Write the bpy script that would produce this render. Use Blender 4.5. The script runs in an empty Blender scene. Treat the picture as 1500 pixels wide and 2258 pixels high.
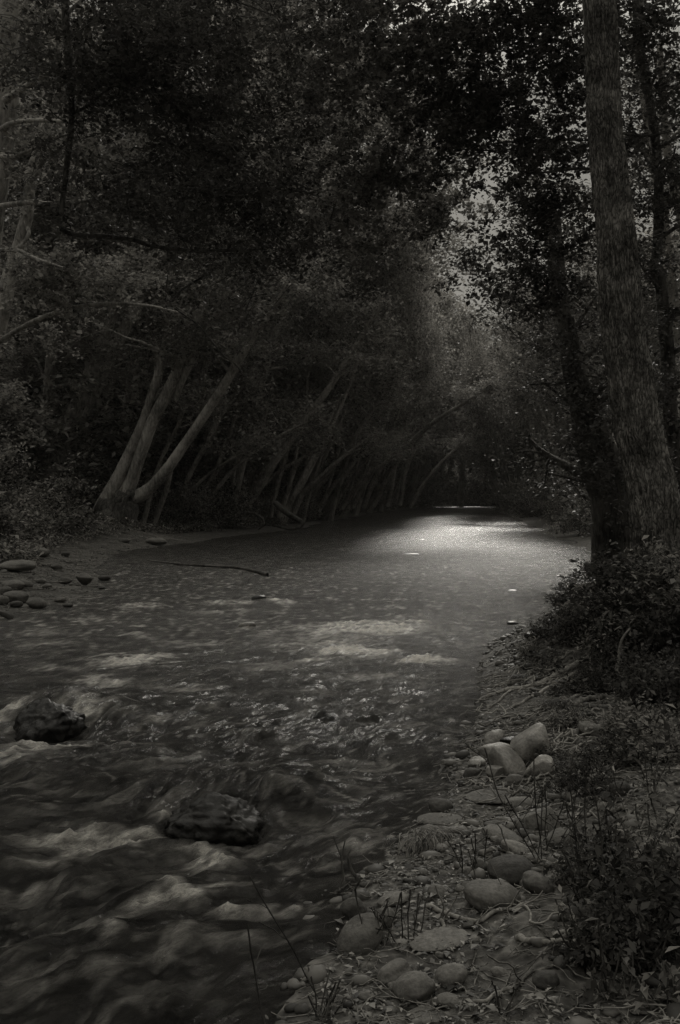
import bpy, bmesh, math, random
import numpy as np
from mathutils import Vector

# ------------------------------------------------------------------ camera, sky, sun, exposure
scene = bpy.context.scene
C = scene.collection
F = 2195.0            # focal length in pixels of the 1500 x 2258 photograph (35 mm on a 24 x 36 upright frame)
HY = 1095.0           # picture row of the horizon
CAMZ = 1.7

cam_d = bpy.data.cameras.new('camera')
cam = bpy.data.objects.new('camera', cam_d)
C.objects.link(cam)
cam.location = (0, 0, CAMZ)
cam.rotation_euler = (math.radians(90), 0, 0)
cam_d.sensor_fit = 'VERTICAL'
cam_d.sensor_height = 36.0
cam_d.lens = 35.0
cam_d.shift_y = -(1129.0 - HY) / 2258.0
cam_d.clip_start = 0.05
cam_d.clip_end = 2000
scene.camera = cam

SUN_EL, SUN_AZ = 27.0, 8.0      # azimuth clockwise from +Y (the view direction): ahead, over the river
world = bpy.data.worlds.new('World')
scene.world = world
world.use_nodes = True
wn, wl = world.node_tree.nodes, world.node_tree.links
wn.clear()
w_out = wn.new('ShaderNodeOutputWorld')
w_bg = wn.new('ShaderNodeBackground')
w_sky = wn.new('ShaderNodeTexSky')
w_sky.sky_type = 'NISHITA'
w_sky.sun_disc = False
w_sky.sun_elevation = math.radians(SUN_EL)
w_sky.sun_rotation = math.radians(SUN_AZ)
w_sky.air_density = 1.0
w_sky.dust_density = 0.7
w_bw = wn.new('ShaderNodeRGBToBW')
w_tc = wn.new('ShaderNodeTexCoord')
w_sep = wn.new('ShaderNodeSeparateXYZ')
w_grad = wn.new('ShaderNodeMapRange')       # sky dimmed near the horizon, strongly boosted overhead as added fill light
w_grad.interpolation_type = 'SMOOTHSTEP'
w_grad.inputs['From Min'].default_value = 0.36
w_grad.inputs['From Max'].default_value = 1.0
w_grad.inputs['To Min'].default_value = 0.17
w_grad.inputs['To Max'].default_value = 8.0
w_mul = wn.new('ShaderNodeMath'); w_mul.operation = 'MULTIPLY'
w_tint = wn.new('ShaderNodeVectorMath'); w_tint.operation = 'SCALE'
w_tint.inputs[0].default_value = (1.0, 0.965, 0.87)
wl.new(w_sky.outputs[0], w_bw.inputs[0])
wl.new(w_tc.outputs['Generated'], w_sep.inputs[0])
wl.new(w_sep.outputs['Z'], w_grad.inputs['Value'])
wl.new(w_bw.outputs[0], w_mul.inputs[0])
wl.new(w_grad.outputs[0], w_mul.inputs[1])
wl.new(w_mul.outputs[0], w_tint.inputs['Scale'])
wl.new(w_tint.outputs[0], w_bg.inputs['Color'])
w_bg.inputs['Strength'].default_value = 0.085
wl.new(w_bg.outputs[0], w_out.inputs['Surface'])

sun_d = bpy.data.lights.new('sun', 'SUN')
sun_d.energy = 1.9
sun_d.angle = math.radians(5)
sun_d.color = (1.0, 0.96, 0.88)
sun = bpy.data.objects.new('sun', sun_d)
C.objects.link(sun)
_az, _el = math.radians(SUN_AZ), math.radians(SUN_EL)
_sdir = Vector((math.sin(_az) * math.cos(_el), math.cos(_az) * math.cos(_el), math.sin(_el)))
sun.rotation_euler = _sdir.to_track_quat('Z', 'Y').to_euler()
sun.location = (10, -20, 40)

scene.view_settings.view_transform = 'Standard'
scene.view_settings.look = 'None'
scene.view_settings.exposure = 0.3
scene.view_settings.gamma = 1.0
scene.view_settings.use_curve_mapping = False
scene.render.engine = 'CYCLES'
scene.cycles.max_bounces = 5
scene.cycles.diffuse_bounces = 3
scene.cycles.glossy_bounces = 3
scene.cycles.transmission_bounces = 2
scene.cycles.volume_bounces = 0
scene.cycles.use_denoising = True
scene.cycles.denoising_prefilter = 'NONE'
scene.cycles.sample_clamp_direct = 6.0
scene.cycles.sample_clamp_indirect = 1.5

R = np.random.default_rng(7)

# ------------------------------------------------------------------ helpers: noise, meshes, objects
def _h2(ix, iy, seed):
    h = (ix.astype(np.int64) * 374761393 + iy.astype(np.int64) * 668265263 + seed * 982451653) & 0xffffffff
    h = ((h ^ (h >> 13)) * 1274126177) & 0xffffffff
    h = h ^ (h >> 16)
    return (h & 0xffff) / 65535.0

def n2(x, y, seed=0):                      # gradient noise, about -1..1
    x = np.asarray(x, float); y = np.asarray(y, float)
    ix, iy = np.floor(x), np.floor(y)
    fx, fy = x - ix, y - iy
    u, v = fx * fx * fx * (fx * (fx * 6 - 15) + 10), fy * fy * fy * (fy * (fy * 6 - 15) + 10)
    def g(dx, dy):
        a = _h2(ix + dx, iy + dy, seed) * 2 * math.pi
        return np.cos(a) * (fx - dx) + np.sin(a) * (fy - dy)
    a, b, c, d = g(0, 0), g(1, 0), g(0, 1), g(1, 1)
    return 1.5 * ((a * (1 - u) + b * u) * (1 - v) + (c * (1 - u) + d * u) * v)

def fbm(x, y, oct=4, seed=0, gain=0.5):
    s, a = 0, 1.0
    for o in range(oct):
        s = s + a * n2(x * 2 ** o, y * 2 ** o, seed + o * 17)
        a *= gain
    return s

def n3(p, seed=0):                         # cheap 3-D noise from three planes
    return (n2(p[:, 0], p[:, 1] + 5.3 * seed, seed) + n2(p[:, 1] + 9.1, p[:, 2], seed + 3) + n2(p[:, 2] - 4.7, p[:, 0], seed + 7)) / 1.7

def mesh_np(name, V, Q, mat, face_attr=None, vert_attrs=None, smooth=False):
    me = bpy.data.meshes.new(name)
    V = np.asarray(V, np.float32); Q = np.asarray(Q, np.int32)
    me.vertices.add(len(V)); me.vertices.foreach_set('co', V.ravel())
    k = Q.shape[1]
    me.loops.add(Q.size); me.loops.foreach_set('vertex_index', Q.ravel())
    me.polygons.add(len(Q))
    me.polygons.foreach_set('loop_start', np.arange(0, Q.size, k, dtype=np.int32))
    if smooth:
        me.polygons.foreach_set('use_smooth', np.ones(len(Q), bool))
    me.materials.append(mat)
    me.update(calc_edges=True)
    if face_attr is not None:
        a = me.attributes.new('v', 'FLOAT', 'FACE'); a.data.foreach_set('value', np.asarray(face_attr, np.float32))
    for nm, arr in (vert_attrs or {}).items():
        a = me.attributes.new(nm, 'FLOAT', 'POINT'); a.data.foreach_set('value', np.asarray(arr, np.float32))
    return me

def link(name, me, parent=None, loc=None):
    o = bpy.data.objects.new(name, me); C.objects.link(o)
    if parent is not None: o.parent = parent
    if loc is not None: o.location = loc
    return o

def empty(name, loc=(0, 0, 0)):
    o = bpy.data.objects.new(name, None); C.objects.link(o); o.location = loc
    o.empty_display_size = 0.2
    return o

def tag(o, label=None, cat=None, group=None, kind=None):
    if label: o['label'] = label
    if cat: o['category'] = cat
    if group: o['group'] = group
    if kind: o['kind'] = kind
    return o

# ------------------------------------------------------------------ materials (the whole place is a warm near-grey)
def mat_base(name):
    m = bpy.data.materials.new(name); m.use_nodes = True
    nt = m.node_tree; nt.nodes.clear()
    out = nt.nodes.new('ShaderNodeOutputMaterial')
    return m, nt, nt.nodes, nt.links, out

WARM = (1.0, 0.965, 0.895)
def grey(v, w=WARM): return (v * w[0], v * w[1], v * w[2], 1)

def ramp(N, pts):
    r = N.new('ShaderNodeValToRGB')
    el = r.color_ramp.elements
    el[0].position, el[0].color = pts[0][0], pts[0][1]
    el[1].position, el[1].color = pts[-1][0], pts[-1][1]
    for p, c in pts[1:-1]:
        e = el.new(p); e.color = c
    return r

def leaf_mat(name, lo, hi, transl=0.3, tint=WARM):
    m, nt, N, L, out = mat_base(name)
    at = N.new('ShaderNodeAttribute'); at.attribute_name = 'v'
    cr = ramp(N, [(0.0, grey(lo, tint)), (1.0, grey(hi, tint))])
    L.new(at.outputs['Fac'], cr.inputs[0])
    p = N.new('ShaderNodeBsdfPrincipled')
    p.inputs['Roughness'].default_value = 0.62
    p.inputs['Specular IOR Level'].default_value = 0.25
    t = N.new('ShaderNodeBsdfTranslucent')
    mx = N.new('ShaderNodeMixShader'); mx.inputs[0].default_value = transl
    L.new(cr.outputs[0], p.inputs['Base Color']); L.new(cr.outputs[0], t.inputs[0])
    L.new(p.outputs[0], mx.inputs[1]); L.new(t.outputs[0], mx.inputs[2])
    L.new(mx.outputs[0], out.inputs[0])
    return m

def bark_mat(name, lo, hi, scale=6.0, stretch=0.25, bump=0.6, moss=0.0):
    m, nt, N, L, out = mat_base(name)
    tc = N.new('ShaderNodeTexCoord'); mp = N.new('ShaderNodeMapping')
    mp.inputs['Scale'].default_value = (scale, scale, scale * stretch)
    L.new(tc.outputs['Object'], mp.inputs[0])
    n = N.new('ShaderNodeTexNoise'); n.inputs['Scale'].default_value = 2.2; n.inputs['Detail'].default_value = 6; n.inputs['Roughness'].default_value = 0.65
    L.new(mp.outputs[0], n.inputs['Vector'])
    n_big = N.new('ShaderNodeTexNoise'); n_big.inputs['Scale'].default_value = 1.1; n_big.inputs['Detail'].default_value = 4
    L.new(tc.outputs['Object'], n_big.inputs['Vector'])
    cr = ramp(N, [(0.34, grey(lo * 0.35)), (0.43, grey(lo)), (0.60, grey(hi))])
    mx = N.new('ShaderNodeMix'); mx.data_type = 'FLOAT'; mx.inputs[0].default_value = 0.45
    L.new(n.outputs[0], mx.inputs[2]); L.new(n_big.outputs[0], mx.inputs[3])
    L.new(mx.outputs[0], cr.inputs[0])
    p = N.new('ShaderNodeBsdfPrincipled'); p.inputs['Roughness'].default_value = 0.85
    p.inputs['Specular IOR Level'].default_value = 0.2
    L.new(cr.outputs[0], p.inputs['Base Color'])
    b = N.new('ShaderNodeBump'); b.inputs['Strength'].default_value = bump; b.inputs['Distance'].default_value = 0.03
    L.new(n.outputs[0], b.inputs['Height']); L.new(b.outputs[0], p.inputs['Normal'])
    L.new(p.outputs[0], out.inputs[0])
    return m

def stone_mat(name, lo, hi, rough=0.8, spec=0.3, scale=5.0):
    m, nt, N, L, out = mat_base(name)
    tc = N.new('ShaderNodeTexCoord'); oi = N.new('ShaderNodeObjectInfo')
    ad = N.new('ShaderNodeVectorMath'); ad.operation = 'ADD'
    L.new(tc.outputs['Object'], ad.inputs[0]); L.new(oi.outputs['Location'], ad.inputs[1])
    n = N.new('ShaderNodeTexNoise'); n.inputs['Scale'].default_value = scale; n.inputs['Detail'].default_value = 8; n.inputs['Roughness'].default_value = 0.7
    L.new(ad.outputs[0], n.inputs['Vector'])
    f = N.new('ShaderNodeTexNoise'); f.inputs['Scale'].default_value = 70; f.inputs['Detail'].default_value = 5
    L.new(ad.outputs[0], f.inputs['Vector'])
    cr = ramp(N, [(0.32, grey(lo)), (0.5, grey((lo + hi) / 2)), (0.68, grey(hi))])
    L.new(n.outputs[0], cr.inputs[0])
    sp = ramp(N, [(0.36, grey(0.55, (1, 1, 1))), (0.6, grey(1.0, (1, 1, 1)))])
    L.new(f.outputs[0], sp.inputs[0])
    mu = N.new('ShaderNodeMix'); mu.data_type = 'RGBA'; mu.blend_type = 'MULTIPLY'; mu.inputs[0].default_value = 0.7
    L.new(cr.outputs[0], mu.inputs[6]); L.new(sp.outputs[0], mu.inputs[7])
    p = N.new('ShaderNodeBsdfPrincipled'); p.inputs['Roughness'].default_value = rough
    p.inputs['Specular IOR Level'].default_value = spec
    L.new(mu.outputs[2], p.inputs['Base Color'])
    b = N.new('ShaderNodeBump'); b.inputs['Strength'].default_value = 0.5; b.inputs['Distance'].default_value = 0.008
    L.new(f.outputs[0], b.inputs['Height']); L.new(b.outputs[0], p.inputs['Normal'])
    L.new(p.outputs[0], out.inputs[0])
    return m

M_LEAF_NEAR = leaf_mat('shade_dark_leaves', 0.015, 0.13, 0.4)  # dark leaf colour stands in for shade on the near foliage
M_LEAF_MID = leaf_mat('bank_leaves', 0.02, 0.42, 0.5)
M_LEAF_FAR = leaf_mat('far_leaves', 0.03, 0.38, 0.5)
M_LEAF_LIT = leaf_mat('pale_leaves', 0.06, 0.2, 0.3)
M_LEAF_LITTER = leaf_mat('leaf_litter', 0.02, 0.26, 0.0)
M_BARK_PALE = bark_mat('pale_bark', 0.2, 0.42, 5, 0.3, 0.5)
M_BARK_MID = bark_mat('grey_bark', 0.15, 0.42, 6, 0.3, 0.6)
M_BARK_DARK = bark_mat('dark_bark', 0.03, 0.14, 6, 0.35, 0.8)
def fissured_bark():
    m, nt, N, L, out = mat_base('fissured_bark')
    tc = N.new('ShaderNodeTexCoord'); mp = N.new('ShaderNodeMapping'); mp.inputs['Scale'].default_value = (1, 1, 0.26)
    L.new(tc.outputs['Object'], mp.inputs[0])
    r = N.new('ShaderNodeTexVoronoi'); r.feature = 'DISTANCE_TO_EDGE'; r.inputs['Scale'].default_value = 27; r.inputs['Randomness'].default_value = 1
    wn_ = N.new('ShaderNodeTexNoise'); wn_.inputs['Scale'].default_value = 9; wn_.inputs['Detail'].default_value = 6
    L.new(mp.outputs[0], wn_.inputs['Vector'])
    ad = N.new('ShaderNodeVectorMath'); ad.operation = 'MULTIPLY_ADD'; ad.inputs[1].default_value = (0.16, 0.16, 0.16)
    L.new(wn_.outputs['Color'], ad.inputs[0]); L.new(mp.outputs[0], ad.inputs[2]); L.new(ad.outputs[0], r.inputs['Vector'])
    crack = ramp(N, [(0.0, grey(0.3, (1, 1, 1))), (0.10, grey(0.8, (1, 1, 1))), (0.3, grey(1.0, (1, 1, 1)))])
    L.new(r.outputs['Distance'], crack.inputs[0])
    n = N.new('ShaderNodeTexNoise'); n.inputs['Scale'].default_value = 2.2; n.inputs['Detail'].default_value = 10; n.inputs['Roughness'].default_value = 0.82
    L.new(tc.outputs['Object'], n.inputs['Vector'])
    cr = ramp(N, [(0.38, grey(0.06)), (0.5, grey(0.2)), (0.6, grey(0.4))])
    L.new(n.outputs[0], cr.inputs[0])
    mu = N.new('ShaderNodeMix'); mu.data_type = 'RGBA'; mu.blend_type = 'MULTIPLY'; mu.inputs[0].default_value = 1
    L.new(cr.outputs[0], mu.inputs[6]); L.new(crack.outputs[0], mu.inputs[7])
    p = N.new('ShaderNodeBsdfPrincipled'); p.inputs['Roughness'].default_value = 0.9; p.inputs['Specular IOR Level'].default_value = 0.15
    L.new(mu.outputs[2], p.inputs['Base Color'])
    hm = N.new('ShaderNodeMath'); hm.operation = 'MULTIPLY_ADD'; hm.inputs[1].default_value = 0.3
    L.new(n.outputs[0], hm.inputs[0]); L.new(crack.outputs[0], hm.inputs[2])
    b = N.new('ShaderNodeBump'); b.inputs['Strength'].default_value = 0.9; b.inputs['Distance'].default_value = 0.03
    L.new(hm.outputs[0], b.inputs['Height']); L.new(b.outputs[0], p.inputs['Normal'])
    L.new(p.outputs[0], out.inputs[0])
    return m
M_BARK_BIG = fissured_bark()
M_TWIG = bark_mat('twig_bark', 0.08, 0.3, 12, 0.5, 0.3)
M_STONE = stone_mat('grey_river_stone', 0.07, 0.18)
M_STONE_PALE = stone_mat('pale_river_stone', 0.11, 0.24)
M_STONE_DARK = stone_mat('dark_river_stone', 0.035, 0.1)
M_STONE_WET = stone_mat('wet_black_stone', 0.004, 0.035, 0.42, 0.25, 9)
M_STONE_WETPALE = stone_mat('wet_grey_stone', 0.13, 0.36, 0.5, 0.4, 7)

# ------------------------------------------------------------------ the shape of the place
_LB = np.array([(0, -7.5), (8, -7.0), (12, -5.2), (13.6, -4.7), (16, -4.4), (19, -4.5), (22, -5.3), (25.7, -6.3), (31, -7.2), (35.5, -5.9),
                (44, -4.5), (50, -2.6), (68, -1.0), (107, 3.9), (149, 12.4), (175, 20), (210, 38), (260, 75)])
_RB = np.array([(-6, -1.2), (0, -0.35), (3.2, -0.08), (4.2, 0.0), (5.1, 0.33), (6.0, 0.62), (6.7, 0.85), (7.9, 1.15), (9.7, 1.3), (12.2, 2.4), (18, 4.3),
                (22, 6.0), (25.7, 6.9), (36, 8.6), (50, 10.2), (68, 12.3), (107, 17.0), (149, 24.6), (175, 34), (210, 54), (260, 92)])
def bank_l(y): return np.interp(y, _LB[:, 0], _LB[:, 1])
def bank_r(y): return np.interp(y, _RB[:, 0], _RB[:, 1])

_PL = np.array([(-20, -0.5), (-2.5, -0.45), (-0.6, -0.16), (0, 0.0), (1, 0.10), (4, 0.35), (7, 1.0), (11, 2.6), (30, 13), (60, 30), (140, 55)])
_PR = np.array([(-20, -0.5), (-2.5, -0.45), (-0.6, -0.14), (0, 0.0), (0.6, 0.09), (1.5, 0.22), (3, 0.48), (6, 1.0), (12, 2.0), (30, 6), (80, 22), (160, 40)])
def ground_h(x, y, detail=True):
    x = np.asarray(x, float); y = np.asarray(y, float)
    wob = 0.35 * n2(x * 0.25, y * 0.25, 5) * np.clip(y / 12, 0, 1.5) + 0.10 * n2(x * 1.3, y * 1.3, 6)
    sl = bank_l(y) - x + wob
    sr = x - bank_r(y) + wob
    h = np.maximum(np.interp(sl, _PL[:, 0], _PL[:, 1]), np.interp(sr, _PR[:, 0], _PR[:, 1]))
    def bump(cx, cy, rx, ry, a, p=2.0):
        return a * np.exp(-(np.abs((x - cx) / rx) ** p + np.abs((y - cy) / ry) ** p))
    h = h + bump(3.35, 10.2, 1.2, 1.5, 0.75, 2.6)         # the undercut mound below the big trunk
    h = h + bump(4.9, 14.2, 1.6, 2.0, 0.42)
    h = h + bump(7.6, 22.5, 1.6, 3.0, 0.5)
    h = h + bump(-9.0, 36, 2.2, 2.5, 0.5)
    h = h - bump(2.55, 8.5, 0.6, 0.55, 0.25)
    if detail:
        land = np.clip((h + 0.05) * 6, 0.15, 1)
        h = h + land * (0.035 * fbm(x * 2.2, y * 2.2, 3, 11) + 0.012 * n2(x * 14, y * 14, 12))
    # end of the valley: the ground climbs beyond the bend
    h = h + np.clip((y - 190) * 0.10, 0, 30)
    return h

def at(px, py, d):
    return np.array([(px - 750.0) / F * d, d, CAMZ + (HY - py) / F * d])

_T = np.exp(np.linspace(math.log(1.6), math.log(280), 2600))
def hit(px, py, off=0.0):
    kx, kz = (px - 750.0) / F, (HY - py) / F
    z = CAMZ + kz * _T
    g = np.maximum(ground_h(kx * _T, _T), 0.0) + off
    i = np.argmax(z < g)
    if not (z < g).any(): i = len(_T) - 1
    d = _T[i]
    return np.array([kx * d, d, CAMZ + kz * d])

# ------------------------------------------------------------------ ground sheet
def grid_mesh(name, ys, ts, xfun, hfun, mat, keep=None, attrs=None):
    Y, T = np.meshgrid(ys, ts, indexing='ij')
    X = xfun(T, Y)
    Z, at_ = hfun(X, Y)
    ny, nx = Y.shape
    idx = np.arange(ny * nx).reshape(ny, nx)
    Q = np.stack([idx[:-1, :-1], idx[:-1, 1:], idx[1:, 1:], idx[1:, :-1]], -1).reshape(-1, 4)
    V = np.stack([X, Y, Z], -1).reshape(-1, 3)
    if keep is not None:
        k = keep(X, Y, Z).reshape(-1)
        Q = Q[k[Q].any(1)]
        used = np.zeros(len(V), bool); used[Q.ravel()] = True
        mp = np.cumsum(used) - 1
        V = V[used]; Q = mp[Q]
        at_ = {a: v.reshape(-1)[used] for a, v in at_.items()}
    else:
        at_ = {a: v.reshape(-1) for a, v in at_.items()}
    return mesh_np(name, V, Q, mat, vert_attrs=at_, smooth=True)

def ground_mat():
    m, nt, N, L, out = mat_base('bank_soil')
    tc = N.new('ShaderNodeTexCoord')
    n = N.new('ShaderNodeTexNoise'); n.inputs['Scale'].default_value = 3.0; n.inputs['Detail'].default_value = 9; n.inputs['Roughness'].default_value = 0.7
    L.new(tc.outputs['Object'], n.inputs['Vector'])
    v = N.new('ShaderNodeTexVoronoi'); v.inputs['Scale'].default_value = 22
    L.new(tc.outputs['Object'], v.inputs['Vector'])
    mx = N.new('ShaderNodeMix'); mx.data_type = 'FLOAT'; mx.inputs[0].default_value = 0.35
    L.new(n.outputs[0], mx.inputs[2]); L.new(v.outputs['Distance'], mx.inputs[3])
    cr = ramp(N, [(0.3, grey(0.02)), (0.5, grey(0.07)), (0.7, grey(0.17))])
    L.new(mx.outputs[0], cr.inputs[0])
    p = N.new('ShaderNodeBsdfPrincipled'); p.inputs['Roughness'].default_value = 0.9; p.inputs['Specular IOR Level'].default_value = 0.2
    L.new(cr.outputs[0], p.inputs['Base Color'])
    b = N.new('ShaderNodeBump'); b.inputs['Strength'].default_value = 0.8; b.inputs['Distance'].default_value = 0.03
    L.new(mx.outputs[0], b.inputs['Height']); L.new(b.outputs[0], p.inputs['Normal'])
    L.new(p.outputs[0], out.inputs[0])
    return m
M_GROUND = ground_mat()
_ys = np.concatenate([np.linspace(-30, 0.5, 40), np.exp(np.linspace(math.log(0.7), math.log(420), 620))])
_ts = np.sinh(np.linspace(-3.4, 3.4, 560)) / np.sinh(3.4) * 1.0
g = link('ground', grid_mesh('ground', _ys, _ts, lambda T, Y: T * (10 + 0.9 * np.abs(Y)) * 2.2 + 0.1 * Y,
         lambda X, Y: (ground_h(X, Y), {}), M_GROUND))
tag(g, kind='structure')

# ------------------------------------------------------------------ the river
def P(px, py): return hit(px, py)[:2]
def water_pt(px, py):
    d = CAMZ * F / (py - HY)
    return ((px - 750) / F * d, d)

# rocks standing in the stream (photo pixel of the middle of the waterline, width in pixels)
ROCK_A = water_pt(112, 1604)
ROCK_B = water_pt(482, 1802)

# white water, plus one sun glint painted as foam: (pixel x, pixel y, half width px, half depth px, strength, slope px/px)
FOAM_AND_GLINT = [
    (800, 1388, 150, 16, 1.0, -0.03), (720, 1402, 70, 10, 0.7, 0), (905, 1376, 70, 8, 0.7, 0.0),
    (775, 1440, 95, 12, 1.0, -0.05), (930, 1458, 85, 9, 0.9, 0.03), (690, 1462, 90, 10, 0.55, -0.1),
    (280, 1462, 115, 22, 0.75, -0.05), (215, 1505, 70, 14, 0.6, 0.1), (350, 1455, 50, 12, 0.6, 0),
    (310, 1337, 60, 8, 0.6, 0.0), (500, 1330, 75, 6, 0.65, 0.0), (620, 1328, 40, 9, 0.6, 0.2), (200, 1365, 60, 9, 0.4, 0),
    (600, 1395, 60, 14, 0.45, -0.3), (300, 1400, 60, 10, 0.35, 0), (100, 1420, 80, 12, 0.35, 0.1), (545, 1385, 30, 10, 0.5, 0),
    (120, 1545, 95, 14, 1.0, 0.08), (25, 1585, 40, 20, 0.95, -0.4), (190, 1590, 30, 28, 0.7, 0.4), (90, 1650, 110, 20, 0.8, -0.22), (20, 1680, 60, 16, 0.6, -0.2),
    (270, 1565, 60, 8, 0.4, 0.1), (470, 1560, 40, 8, 0.4, 0), (560, 1575, 30, 10, 0.4, 0),
    (190, 1850, 170, 26, 0.8, -0.02), (290, 1855, 50, 26, 0.9, -0.2), (120, 1900, 120, 20, 0.55, -0.15), (320, 1830, 45, 14, 0.7, 0.1),
    (465, 1880, 28, 40, 0.85, 0.6), (480, 1950, 60, 30, 0.6, -0.6), (420, 1870, 60, 14, 0.5, 0.2),
    (400, 1975, 60, 18, 0.9, 0.45), (540, 2005, 110, 14, 1.0, 0.04), (640, 1995, 90, 12, 0.5, -0.04), (330, 1990, 70, 24, 0.6, -0.4),
    (230, 2065, 45, 22, 0.7, 0.5), (290, 2010, 70, 26, 0.45, -0.6), (270, 2100, 90, 30, 0.4, -0.3), (120, 2190, 120, 30, 0.3, -0.3),
    (370, 2130, 80, 30, 0.3, 0.2), (60, 1960, 90, 24, 0.4, -0.2), (410, 2060, 40, 20, 0.4, 0), (150, 1740, 70, 14, 0.35, -0.2),
    (780, 1868, 80, 16, 0.4, -0.1),  # sunlight reflected off the water, drawn as a foam patch
    (600, 1470, 200, 16, 0.36, -0.05), (450, 1420, 150, 13, 0.36, 0.03), (720, 1420, 170, 26, 0.45, -0.04), (400, 1520, 140, 14, 0.36, 0.05), (840, 1492, 160, 12, 0.36, 0),
    (150, 1478, 110, 12, 0.42, 0.05), (520, 1350, 160, 10, 0.36, 0), (90, 1395, 80, 10, 0.36, 0), (660, 1530, 150, 14, 0.3, -0.05), (330, 1590, 90, 12, 0.36, -0.1), (400, 1660, 110, 12, 0.3, -0.15),
    (455, 1850, 110, 9, 0.7, 0.02), (590, 1850, 60, 14, 0.45, -0.3), (350, 1800, 40, 16, 0.5, -0.5), (640, 1900, 60, 16, 0.36, -0.3), (160, 1960, 140, 22, 0.36, -0.2), (90, 2060, 110, 24, 0.36, -0.25), (540, 2080, 120, 20, 0.33, -0.15),
]
_FO = []
for (px, py, hw, hh, st, sl) in FOAM_AND_GLINT:
    x0, y0 = water_pt(px, py)
    xr, yr = water_pt(px + hw, py + sl * hw)
    ax = np.array([xr - x0, yr - y0]); la = np.linalg.norm(ax); ax /= la
    _, yt = water_pt(px, py - hh); _, yb = water_pt(px, py + hh)
    _FO.append((x0, y0, ax[0], ax[1], la, (yt - yb) / 2 * max(0.35, abs(ax[0])), st))

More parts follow.
